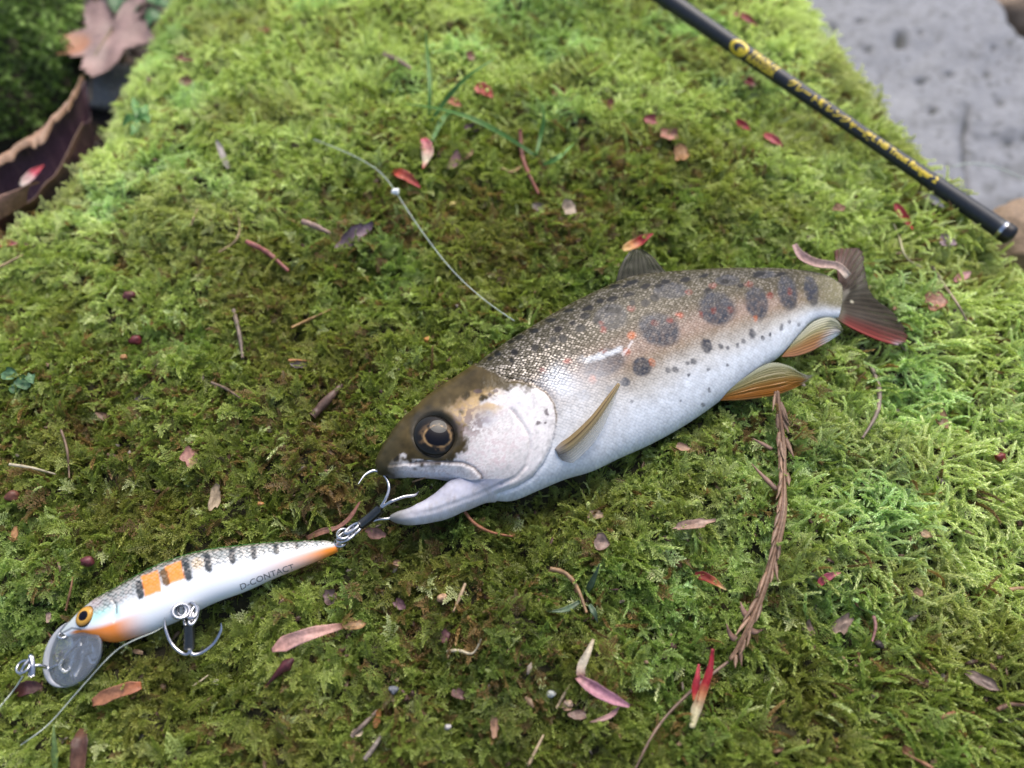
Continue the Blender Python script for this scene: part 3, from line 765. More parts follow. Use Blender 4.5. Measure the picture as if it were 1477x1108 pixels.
def fin(name, parent, A, B, offA, offB, colf, n_u=36, n_v=64, rays=14, th=0.00016, bulge=0.0, plane=None, label=None):
    plane = plane or FP
    A = catmull(A, n_u); B = catmull(B, n_u)
    v = np.linspace(0, 1, n_v); u = np.linspace(0, 1, n_u)
    fr = np.clip(1 - 0.05 - 0.16 * N3(v * 23 + len(name), v * 0 + 2) - 0.05 * np.abs(np.sin(v * math.pi * rays * 0.5)), 0.8, 1.0)
    fr = np.where((v < .03) | (v > .97), 1.0, fr)
    ue = u[:, None] * fr[None, :] * (n_u - 1); ui = np.minimum(ue.astype(int), n_u - 2); uf = (ue - ui)[..., None]
    P = (A[ui] * (1 - uf) + A[ui + 1] * uf) * (1 - v[None, :, None]) + (B[ui] * (1 - uf) + B[ui + 1] * uf) * v[None, :, None]
    oA = np.interp(u, np.linspace(0, 1, len(offA)), offA); oB = np.interp(u, np.linspace(0, 1, len(offB)), offB)
    off = oA[:, None] * (1 - v) + oB[:, None] * v
    off = off + bulge * np.sin(v * math.pi)[None, :] * np.sin(np.clip(u, 0, 1) * math.pi * 0.7 + 0.3)[:, None]
    ridge = np.abs(np.sin(v * math.pi * rays))[None, :]
    off = off + 0.04 * ridge * (0.4 + 0.6 * u[:, None]) + 0.12 * N2(u[:, None] * 6 + 3, v[None, :] * 5)
    W = plane.hit(P[..., 0], P[..., 1], off * 0.001)
    U2, V2 = np.meshgrid(u, v, indexing='ij')
    c = colf(U2.ravel(), V2.ravel()) * (0.60 + 0.55 * np.broadcast_to(ridge, U2.shape).ravel())[:, None]
    n = n_u * n_v
    top = W.reshape(-1, 3); bot = top - plane.n * th
    F = [tuple(f) for f in grid_faces(n_u, n_v)] + [tuple(f[::-1]) for f in grid_faces(n_u, n_v, off=n)]
    rim = [i * n_v for i in range(n_u)] + [(n_u - 1) * n_v + j for j in range(1, n_v)] + [i * n_v + n_v - 1 for i in range(n_u - 2, -1, -1)] + list(range(n_v - 2, 0, -1))
    F += [(rim[i], rim[i - 1], rim[i - 1] + n, rim[i] + n) for i in range(len(rim))]
    thn = (np.clip(1.15 - ridge, 0, 1) * (0.25 + 0.6 * u[:, None] ** 1.5)).ravel()
    o = obj(name, np.vstack([top, bot]), F, M_FIN, parent, col=np.vstack([c, c]), attrs={'thin': np.concatenate([thn, thn])})
    if label: o['label'] = label
    return o

def cgrad(*stops):
    def f(t):
        p = [s_[0] for s_ in stops]; cc = np.array([s_[1] for s_ in stops])
        return np.stack([np.interp(t, p, cc[:, i]) for i in range(3)], -1)
    return f

def col_pelvic(u, v):       # v: 0 = lower (leading) edge, 1 = upper edge
    c = cgrad((0, (0.60, 0.30, 0.10)), (0.05, (0.42, 0.145, 0.015)), (0.33, (0.33, 0.155, 0.025)), (0.5, (0.20, 0.165, 0.05)), (0.8, (0.17, 0.17, 0.075)), (1, (0.36, 0.38, 0.28)))(v)
    return lerp_col(c, sstep(0.82, 1.0, u) * 0.8, (0.62, 0.60, 0.55))
fin('pelvic_fin', TROUT, [(1036, 579), (1070, 580), (1114, 575), (1146, 563), (1167, 549)], [(1046, 566), (1070, 549), (1092, 535), (1110, 530), (1132, 536), (1154, 548), (1166, 547)],
    [0.5, 1.5, 2.2, 2.2], [1.5, 2.2, 2.6, 2.2], col_pelvic, bulge=1.1, rays=19)
def col_anal(u, v):
    c = cgrad((0, (0.60, 0.28, 0.14)), (0.3, (0.45, 0.23, 0.08)), (0.6, (0.26, 0.24, 0.10)), (1, (0.45, 0.46, 0.36)))(v)
    return lerp_col(c, sstep(0.55, 0.9, u) * sstep(0.9, 0.1, v), (0.62, 0.66, 0.72))
fin('anal_fin', TROUT, [(1126, 516), (1145, 516), (1166, 510), (1190, 497), (1212, 482)], [(1140, 498), (1152, 484), (1170, 468), (1190, 462), (1204, 466), (1213, 479)],
    [0.4, 0.8, 1.0, 0.8], [1.0, 1.4, 1.4, 0.9], col_anal, bulge=0.8, rays=11)
def col_caudal(u, v):       # v: 0 = upper lobe edge, 1 = lower lobe edge
    c = cgrad((0, (0.115, 0.030, 0.022)), (0.22, (0.070, 0.034, 0.022)), (0.45, (0.042, 0.036, 0.020)), (0.78, (0.048, 0.032, 0.018)), (0.90, (0.15, 0.028, 0.020)), (1, (0.30, 0.045, 0.032)))(v)
    c = lerp_col(c, sstep(0.25, 0.0, u), (0.085, 0.078, 0.040))
    c = lerp_col(c, sstep(0.86, 1, u) * sstep(0.86, 1, v), (0.34, 0.28, 0.30))
    return lerp_col(c, ell(u, v, 0.42, 0.60, 0.045, 0.02), (0.55, 0.50, 0.36))
n_c = 44
def caudal():
    n_u, n_v = 44, 80
    base = catmull([(1208, 406), (1212, 422), (1211, 442), (1205, 461)], n_v)
    tip = catmull([(1202, 361), (1222, 358), (1244, 362), (1247, 392), (1256, 425), (1284, 447), (1306, 470), (1312, 491), (1296, 499)], n_v)
    mid = catmull([(1206, 384), (1216, 395), (1229, 415), (1234, 436), (1246, 462), (1250, 484)], n_v)
    u = np.linspace(0, 1, n_u)[:, None, None] * (1 - 0.10 * np.abs(N3(np.linspace(0, 30, n_v), np.zeros(n_v))))[None, :, None]
    P = (1 - u) ** 2 * base[None] + 2 * u * (1 - u) * (2 * mid - 0.5 * base - 0.5 * tip)[None] + u ** 2 * tip[None]
    v = np.linspace(0, 1, n_v); uu = np.linspace(0, 1, n_u)
    ridge = np.abs(np.sin(v * math.pi * 19))[None, :]
    off = 0.2 + 0.025 * ridge * uu[:, None] + 0.35 * np.sin(v * 5)[None, :] * uu[:, None] + 0.3 * N2(uu[:, None] * 4, v[None, :] * 6)
    W = FP.hit(P[..., 0], P[..., 1], off * 0.001).reshape(-1, 3)
    U2, V2 = np.meshgrid(uu, v, indexing='ij')
    c = col_caudal(U2.ravel(), V2.ravel()) * (0.75 + 0.4 * np.broadcast_to(ridge, U2.shape).ravel())[:, None]
    n = n_u * n_v; bot = W - FP.n * 0.0002
    F = [tuple(f) for f in grid_faces(n_u, n_v)] + [tuple(f[::-1]) for f in grid_faces(n_u, n_v, off=n)]
    rim = [i * n_v for i in range(n_u)] + [(n_u - 1) * n_v + j for j in range(1, n_v)] + [i * n_v + n_v - 1 for i in range(n_u - 2, -1, -1)] + list(range(n_v - 2, 0, -1))
    F += [(rim[i], rim[i - 1], rim[i - 1] + n, rim[i] + n) for i in range(len(rim))]
    thn = (np.clip(1.1 - ridge, 0, 1) * (0.15 + 0.55 * uu[:, None] ** 2)).ravel()
    obj('caudal_fin', np.vstack([W, bot]), F, M_FIN, TROUT, col=np.vstack([c, c]), attrs={'thin': np.concatenate([thn, thn])})
caudal()
fin('dorsal_fin', TROUT, [(888, 408), (893, 388), (903, 370), (914, 360)], [(968, 399), (955, 388), (940, 372), (922, 361)],
    [0.0, 0.5, 0.8], [0.0, 0.5, 0.8], lambda u, v: cgrad((0, (0.036, 0.033, 0.018)), (0.5, (0.05, 0.048, 0.028)), (1, (0.075, 0.072, 0.042)))(u * 0.6 + v * 0.4), rays=9)
# pectoral fin: folded against the flank, standing off it edge-on
def pectoral():
    ax = catmull([(802, 652), (825, 638), (851, 613), (872, 585), (888, 562)], 40)
    pts = []
    for (x, y) in ax:
        h = T_BVH.ray_cast(Vector(CAM), Vector(ray(np.array(x), np.array(y))).normalized())[0]
        pts.append(np.array(h))
    pts = np.array(pts); u = np.linspace(0, 1, 40)
    pts = pts + FP.n * (0.0004 + 0.0026 * np.sin(u * math.pi * 0.62))[:, None]
    T = np.gradient(pts, axis=0); T /= np.linalg.norm(T, axis=1)[:, None]
    side = np.cross(T, FP.n); side /= np.linalg.norm(side, axis=1)[:, None]
    if (project(pts[10] + side[10] * .002)[0] - project(pts[10])[0]) < 0: side = -side
    nv = 30; vv = np.linspace(-1, 3, nv)
    w = 0.00078 * np.interp(u, [0, 0.12, 0.35, 0.7, 1], [0.8, 1.2, 1.05, 0.7, 0.4])
    web = 0.0021 * np.interp(u, [0, .12, .4, .75, 1], [.3, 1, .9, .35, 0.0])
    e1 = np.minimum(vv, 1); e2 = np.maximum(vv - 1, 0) / 2
    lat = w[:, None] * e1[None, :] + web[:, None] * e2[None, :]
    W = pts[:, None, :] + side[:, None, :] * lat[..., None] + FP.n * (-(e1 ** 2) * 0.0004 - 0.0009 * e2 + 0.00012 * np.abs(np.sin(vv * 8)))[None, :, None]
    U2, V2 = np.meshgrid(u, vv, indexing='ij')
    c = cgrad((-1, (0.26, 0.18, 0.08)), (-0.3, (0.36, 0.26, 0.12)), (0.0, (0.085, 0.055, 0.025)), (0.3, (0.44, 0.33, 0.16)), (1, (0.36, 0.29, 0.16)), (1.5, (0.50, 0.47, 0.38)), (3, (0.56, 0.56, 0.52)))(V2.ravel())
    c = lerp_col(c, sstep(0.2, 0.0, U2.ravel()), (0.30, 0.26, 0.22))
    thn = np.where(V2.ravel() > 1, 0.55 + 0.5 * np.abs(np.sin(V2.ravel() * 9)) * 0.6, 0.0)
    W = W.reshape(-1, 3); n = len(W)
    F = [tuple(f) for f in grid_faces(40, nv)] + [tuple(f[::-1]) for f in grid_faces(40, nv, off=n)]
    rim = [i * nv for i in range(40)] + [39 * nv + j for j in range(1, nv)] + [i * nv + nv - 1 for i in range(38, -1, -1)] + list(range(nv - 2, 0, -1))
    F += [(rim[i], rim[i - 1], rim[i - 1] + n, rim[i] + n) for i in range(len(rim))]
    obj('pectoral_fin', np.vstack([W, W - FP.n * 0.0003]), F, M_FIN, TROUT, col=np.vstack([c, c]), attrs={'thin': np.concatenate([thn, thn])})
pectoral()

# ------------------------------------------------------------------ the lure
LURE = [((486, 783), (487, 796), 0.8), ((470, 780), (474, 802), 1.15), ((440, 780), (448, 813), 1.6), ((390, 783), (400, 832), 2.3), ((338, 788), (352, 853), 2.9),
        ((288, 796), (306, 870), 3.3), ((237, 812), (260, 893), 3.5), ((200, 830), (222, 909), 3.5), ((165, 850), (190, 920), 3.3), ((140, 864), (166, 926), 3.0),
        ((118, 881), (146, 924), 2.4), ((101, 898), (124, 917), 1.6), ((89, 911), (100, 919), 0.7)]
LP = rest(Plane(at(280, 850, 0.006)[0], (0.02, -0.16, 0.98)), LURE, 0.0022)

def build_lure():
    ns, nr_ = 300, 120
    V, F, st, cc_, aa, bb = loft(LURE, LP, ns, nr_, 0.85)
    d = LP.dist(V); Vm = V + np.where(d < 0, -2 * d, 0)[:, None] * LP.n
    px, py, _ = project(Vm)
    ph = np.linspace(0, 2 * math.pi, nr_, endpoint=False)
    r = np.concatenate([np.tile(-np.cos(ph), ns), [0, 0]]); s = np.concatenate([np.repeat(np.linspace(0, 1, ns), nr_), [0, 1]])
    n2 = N2(px / 9, py / 9); n3 = N3(px / 3, py / 3)
    c = np.tile(np.array([0.74, 0.77, 0.80]), (len(V), 1))
    c = lerp_col(c, sstep(0.10, -0.50, r), (0.27, 0.295, 0.29))
    sc = sstep(0.12, -0.30, r) * sstep(0.80, 0.74, s)
    # bars
    for (x0, y0, x1, y1, w, col) in [(200, 842, 203, 860, 5, (0.012, 0.018, 0.022)), (236, 826, 240, 840, 5.5, (0.13, 0.065, 0.018)), (267, 810, 272, 832, 5.5, (0.010, 0.018, 0.024)),
                                     (298, 802, 301, 820, 5, (0.010, 0.016, 0.022)), (334, 795, 335, 809, 4.6, (0.012, 0.018, 0.024)), (365, 791, 366, 803, 4.2, (0.012, 0.018, 0.024)), (397, 787, 399, 796, 3.8, (0.012, 0.018, 0.022)), (427, 783, 428, 790, 3, (0.02, 0.025, 0.03))]:
        if w == 5.5 and x0 == 236: pass
        k = sstep(1.6, -1.2, seg_dist(px, py, [(x0, y0), (x1, y1)]) - w + 2.4 * n3)
        BARS.append((k, col))
    for (cx, cy, rx, ry) in [(218, 842, 13, 16), (252, 826, 13, 14)]:
        k = sstep(0.15, -0.15, np.maximum(np.abs((px - cx) + (py - cy) * -0.2) / rx, np.abs((py - cy) + 0.36 * (px - cx)) / ry) - 1 + 0.12 * n2 + 0.1 * n3)
        c = lerp_col(c, 0.95 * k, (0.80, 0.25, 0.03)); sc *= 1 - 0.75 * k
    c = lerp_col(c, 0.55 * ell(px, py, 285, 813, 9, 9), (0.66, 0.46, 0.22))
    for k, col in BARS:
        c = lerp_col(c, 0.95 * k, col); sc *= 1 - 0.6 * k
    c = lerp_col(c, sstep(-0.62, -0.84, r), (0.050, 0.055, 0.020))
    c = lerp_col(c, sstep(-0.84, -0.90, r), (0.010, 0.115, 0.016)); sc *= 1 - 0.8 * sstep(-0.82, -0.90, r)
    # orange throat and tail belly
    k = sstep(0.10, 0.55, r + 0.0) * sstep(0.56, 0.72, s) * sstep(0.99, 0.93, s) * sstep(-0.05, 0.22, r - 0.35 + (s - 0.6) * 0.2)
    c = lerp_col(c, k * 0.98, (0.82, 0.24, 0.035))
    k = sstep(0.34, 0.06, s) * sstep(-0.35, 0.35, r - s * 1.5)
    c = lerp_col(c, k, (0.84, 0.26, 0.03))
    # head
    hd = sstep(0.765, 0.785, s + 0.03 * r ** 2)
    c = lerp_col(c, hd * sstep(0.2, -0.2, r) * 0.7, (0.55, 0.60, 0.60))
    c = lerp_col(c, 0.7 * ell(px + 4 * n2, py, 143, 886, 17, 8, -25, 0.7), (0.36, 0.74, 0.66))
    c = lerp_col(c, 0.6 * ell(px + 3 * n2, py, 169, 882, 6, 9, 0, 0.7), (0.36, 0.72, 0.70))
    c = lerp_col(c, 0.5 * ell(px + 3 * n2, py, 137, 870, 9, 7, 0, 0.7), (0.60, 0.44, 0.48))
    c = lerp_col(c, 0.75 * sstep(2.0, 0.6, seg_dist(px, py, [(155, 860), (162, 864), (167, 872), (168, 884)])), (0.10, 0.11, 0.12))
    c = lerp_col(c, hd * sstep(-0.80, -0.93, r), (0.03, 0.05, 0.03))
    c = lerp_col(c, 0.75 * sstep(2.2, 0.8, seg_dist(px, py, [(88, 914), (104, 906), (116, 908)])), (0.10, 0.11, 0.12))
    c = np.clip(c, 0.003, 0.9)
    h = -0.00018 * sstep(3.0, 0.4, seg_dist(px, py, [(155, 860), (162, 864), (167, 872), (168, 884), (164, 896)]))
    V = V + LP.n * (np.where(d > 0, 1, -1) * h)[:, None]
    ca, sa = math.cos(R_(-15)), math.sin(R_(-15))
    ux = (V - LP.p) @ RT; uy = (V - LP.p) @ np.cross(LP.n, RT)
    uv = np.stack([ux * ca - uy * sa, ux * sa + uy * ca, np.zeros(len(V))], -1)
    root = thing('fishing_lure', np.array([LP.p[0], LP.p[1], V[:, 2].min()]),
                 'silver minnow lure with orange patches and black bars lying left of the trout mouth', 'fishing lure')
    obj('body', V, F, M_LURE, root, col=c, attrs={'sc': sc, 'fuv': uv})
    return root, V, F
BARS = []
LURE_O, LV, LF = build_lure()
L_BVH = BVHTree.FromPolygons([tuple(v) for v in LV], [tuple(int(i) for i in f) for f in LF])

def on_mesh(bvh, px, py, off=0.0):
    r = Vector(ray(np.array(float(px)), np.array(float(py)))).normalized()
    h, n, _, _ = bvh.ray_cast(Vector(CAM), r)
    if h is None: return None
    return np.array(h) + np.array(n if n.dot(r) < 0 else -n) * off

def disc_eye(name, parent, bvh, plane, cx, cy, rx_px, ry_px, ang, dome, colf, mat=None):
    h = on_mesh(bvh, cx, cy)
    k = np.linalg.norm(h - CAM) / np.linalg.norm(ray(np.array(float(cx)), np.array(float(cy)))) / FPX
    r = Vector(ray(np.array(float(cx)), np.array(float(cy)))).normalized()
    nrm = np.array(bvh.ray_cast(Vector(CAM), r)[1]); nrm = nrm if nrm @ np.array(r) < 0 else -nrm
    nrm = nrm * 0.6 + plane.n * 0.4; nrm /= np.linalg.norm(nrm)
    ex = RT - nrm * (RT @ nrm); ex /= np.linalg.norm(ex); ey = np.cross(nrm, ex)
    a = R_(ang); ex, ey = ex * math.cos(a) + ey * math.sin(a), -ex * math.sin(a) + ey * math.cos(a)
    nr, na = 24, 48
    A, B = np.meshgrid(np.linspace(0, 1, nr), np.linspace(0, 2 * math.pi, na, endpoint=False), indexing='ij')
    X = A * np.cos(B); Y = A * np.sin(B)
    W = h + ex * (X * rx_px * k)[..., None] + ey * (Y * ry_px * k)[..., None] + nrm * (np.sqrt(1 - A ** 2 * 0.999) * dome - dome * 0.25)[..., None]
    return obj(name, W.reshape(-1, 3), grid_faces(nr, na, True), mat or M_EYE, parent, col=colf(X.ravel(), Y.ravel()))

def lure_eye_col(X, Y):
    a = np.hypot(X, Y); p = np.hypot((X - 0.05) / 1.0, Y / 0.9)
    c = np.tile(np.array([0.52, 0.28, 0.05]), (len(X), 1))
    c = lerp_col(c, sstep(0.55, 0.95, a), (0.30, 0.15, 0.03)); c = lerp_col(c, sstep(0.88, 0.96, a), (0.02, 0.02, 0.015))
    return lerp_col(c, sstep(0.53, 0.47, p), (0.004, 0.004, 0.008))
disc_eye('eye', LURE_O, L_BVH, LP, 122.5, 889, 13.5, 16, -30, 0.0009, lure_eye_col)

# clear diving lip: a bevelled oval plate sloping down from the chin
def lip_plate():
    c = np.array([102.0, 943.0]); ax = np.array([-0.72, 0.69]); ax /= np.linalg.norm(ax); pr = np.array([ax[1], -ax[0]])
    a = np.linspace(0, 2 * math.pi, 64, endpoint=False)
    rows = []
    for k, off in ((0.0, 0.0), (0.90, 0.0), (0.97, -0.00010), (1.0, -0.0004), (1.0, -0.0010), (0.95, -0.0013), (0.0, -0.0013)):
        L = np.sign(np.cos(a)) * np.abs(np.cos(a)) ** 0.9 * 55 * k; Wd = np.sin(a) * 37 * k * (1 - 0.10 * np.cos(a))
        P = c + ax * L[:, None] + pr * Wd[:, None]
        tilt = -0.0022 * (L / 50) - 0.0006
        rows.append(LP.hit(P[:, 0], P[:, 1], tilt + off + 0.0003))
    V = np.vstack(rows)
    o = obj('diving_lip', V, grid_faces(len(rows), 64, True), M_LIP, LURE_O)
    P = c + ax * (np.cos(a) * 53)[:, None] + pr * (np.sin(a) * 35.5 * (1 - 0.10 * np.cos(a)))[:, None]
    rim_w = np.interp(np.cos(a + 0.9), [-1, 0.1, 1], [0.00016, 0.00022, 0.00075])
    obj('lip_rim', *tube(LP.hit(P[:, 0], P[:, 1], -0.0022 * np.cos(a) - 0.0008), rim_w, 8, closed=True), M_MILKY, o)
    # wire line tie moulded in the lip, and the two stiffening ribs
    P = np.array([(118, 915), (104, 930), (92, 940), (84, 952), (72, 958), (62, 962)], float)
    W = LP.hit(P[:, 0], P[:, 1], np.array([-0.0006, -0.0009, -0.0012, -0.0015, -0.0018, -0.002]))
    obj('line_tie', *tube(catmull(W, 30), 0.00022), M_STEEL, o)
    parts = []
    for pts in ([(128, 914), (120, 930), (104, 938), (98, 948), (106, 952)], [(133, 922), (126, 938), (116, 944), (112, 956)], [(90, 950), (84, 960), (90, 968), (98, 962)]):
        P = catmull(np.array(pts, float), 24); parts.append(tube(LP.hit(P[:, 0], P[:, 1], np.linspace(-0.0003, -0.0012, 24)), 0.00028))
    obj('lip_rib', *join(parts), M_LIP, o)
lip_plate()

def path(pts, hs, n=40, base='moss'):
    P = catmull(np.array(pts, float), n); h = np.interp(np.linspace(0, 1, n), np.linspace(0, 1, len(hs)), hs) * 0.001
    return LP.hit(P[:, 0], P[:, 1], h)
def ring_px(cx, cy, rx, ry, ang, h, tilt=0.0, n=28):
    a = np.linspace(0, 2 * math.pi, n, endpoint=False)
    x = np.cos(a) * rx; y = np.sin(a) * ry; t = R_(ang)
    return LP.hit(cx + x * math.cos(t) - y * math.sin(t), cy + x * math.sin(t) + y * math.cos(t), (h + tilt * np.sin(a)) * 0.001)
W_ = 0.00034
# hangers
obj('hanger', *tube(ring_px(272, 884, 9, 10, 0, 2.3, 0.6), 0.00028, closed=True), M_STEEL, LURE_O)
obj('hanger', *tube(ring_px(491, 783, 8, 7, 0, 0.2, 0.6), 0.00030, closed=True), M_STEEL, LURE_O)
obj('hanger', *tube(ring_px(91, 917, 6, 5, 0, 0.2, 0.4), 0.00024, closed=True), M_STEEL, LURE_O)
# belly treble with its split ring
def treble(name, parent, ring, shank, bends, label):
    r = obj(name, *join([tube(v, W_, closed=False) for v in bends[0]]), M_STEEL, parent)
    if label: r['label'] = label
    obj('split_ring', *join([tube(v, 0.00026, closed=True) for v in ring]), M_STEEL, r)
    obj('shank_sleeve', *tube(shank, 0.00088, 10), M_BLACKTAPE, r)
    return r
tapers = lambda n: np.interp(np.linspace(0, 1, n), [0, .8, 1], [1, .9, .12])
def hook(pts, hs, n=48):
    P = path(pts, hs, n); return tube(P, W_ * tapers(n))
def treble2(ring, eye, sleeve, hooks, label):
    o = obj('treble_hook', *join([hook(*h) for h in hooks] + [tube(e, 0.0003, closed=True) for e in eye]), M_STEEL, LURE_O)
    o['label'] = label
    obj('split_ring', *join([tube(v, 0.00027, closed=True) for v in ring]), M_STEEL, o)
    obj('shank_sleeve', *tube(sleeve, 0.0009, 10), M_BLACKTAPE, o)
treble2([ring_px(267, 888, 10, 10, 0, 3.0, 0.5), ring_px(271, 888, 11, 11, 20, 3.4, 0.6), ring_px(283, 886, 9, 13, -25, 2.8, 0.8)],
        [ring_px(280, 897, 5.5, 12, 8, 2.6, 0.3), ring_px(287, 893, 5, 14, 12, 2.8, 0.4)],
        path([(280, 905), (279, 920), (277, 939)], [2.6, 2.0, 1.4], 12),
        [([(279, 915), (277, 942), (266, 944), (252, 931), (245, 912), (244, 895)], [1.8, 1.2, 1.1, 1.3, 1.8, 2.2]),
         ([(280, 915), (279, 943), (292, 944), (311, 931), (323, 914), (325, 902)], [1.8, 1.2, 1.0, 1.2, 1.8, 2.4]),
         ([(280, 915), (278, 941), (279, 948), (284, 944), (287, 930)], [1.8, 1.0, 0.2, -1.0, -2.0])], 'treble hook under the belly')
treble2([ring_px(498, 778, 14, 7, -32, 0.8, 0.8), ring_px(501, 776, 15, 8, -30, 1.2, 0.7), ring_px(497, 774, 9, 9, 0, 1.5, 0.8)],
        [ring_px(513, 769, 11, 5, -38, 1.4, 0.3), ring_px(510, 767, 12, 4, -36, 1.8, 0.3)],
        path([(521, 762), (535, 752), (552, 739)], [1.6, 1.8, 2.4], 12),
        [([(530, 756), (549, 741), (560, 726), (564, 711), (558, 696), (545, 689), (531, 696), (521, 711)], [1.6, 2.4, 3.0, 3.2, 3.2, 3.4, 3.8, 4.2]),
         ([(530, 756), (552, 740), (568, 733), (585, 726), (600, 722), (606, 716)], [1.6, 2.6, 3.6, 3.4, 2.8, 2.6]),
         ([(530, 758), (546, 752), (562, 750), (570, 744)], [1.2, 1.0, 0.8, 0.8])], 'treble hook at the tail, one point in the trout jaw')
# thicker dark shank running into the lower jaw
# snap on the nose
sn = obj('snap', *join([tube(ring_px(36, 963, 11, 9, -35, 0.6, 0.5), 0.00024, closed=True), tube(path([(31, 974), (40, 962), (47, 952)], [0.6, 1.2, 1.0], 16), 0.00026),
                        tube(path([(47, 977), (50, 962), (47, 946)], [0.4, 0.8, 0.8], 14), 0.00034), tube(path([(43, 976), (46, 962), (50, 948), (52, 960), (50, 976)], [0.2, 0.6, 0.9, 0.8, 0.4], 24), 0.00024), tube(path([(50, 962), (58, 960), (64, 962)], [0.6, 0.2, -1.0], 10), 0.00028)]), M_STEEL, LURE_O)

# ------------------------------------------------------------------ lettering
def text_mesh(txt, size, seg=3, bold=0.0):
    cu = bpy.data.curves.new('lettering', 'FONT'); cu.body = txt; cu.size = size; cu.align_x = 'LEFT'; cu.resolution_u = seg; cu.offset = bold
    o = bpy.data.objects.new('lettering', cu); COL.objects.link(o)
    dg = bpy.context.evaluated_depsgraph_get(); dg.update()
    me = bpy.data.meshes.new_from_object(o.evaluated_get(dg))
    bm = bmesh.new(); bm.from_mesh(me); bmesh.ops.triangulate(bm, faces=bm.faces[:])
    bpy.data.objects.remove(o); bpy.data.meshes.remove(me); bpy.data.curves.remove(cu)
    return bm

def wrap_text(name, bm, fn, mat, parent, cuts):
    for v0 in cuts:
        bmesh.ops.bisect_plane(bm, geom=bm.verts[:] + bm.edges[:] + bm.faces[:], plane_co=(0, v0, 0), plane_no=(0, 1, 0))
    V = np.array([fn(v.co.x, v.co.y) for v in bm.verts]); F = [[v.index for v in f.verts] for f in bm.faces]
    bm.free()
    return obj(name, V, F, mat, parent, smooth=False)

bm = text_mesh('D-CONTACT', 1.0); xs = [v.co.x for v in bm.verts]; x0, x1 = min(xs), max(xs)
def lure_txt(u, v):
    t = (u - x0) / (x1 - x0)
    bx = 348 + t * 77; by = 851 - 30 * t - 1.5 * math.sin(t * math.pi)
    p = on_mesh(L_BVH, bx - v * 3.4, by - v * 11.5, 0.00003)
    return p if p is not None else np.array(LP.hit(np.array(bx), np.array(by)))
bmesh.ops.subdivide_edges(bm, edges=bm.edges[:], cuts=1)
wrap_text('lettering', bm, lure_txt, M_INK, LURE_O, [])

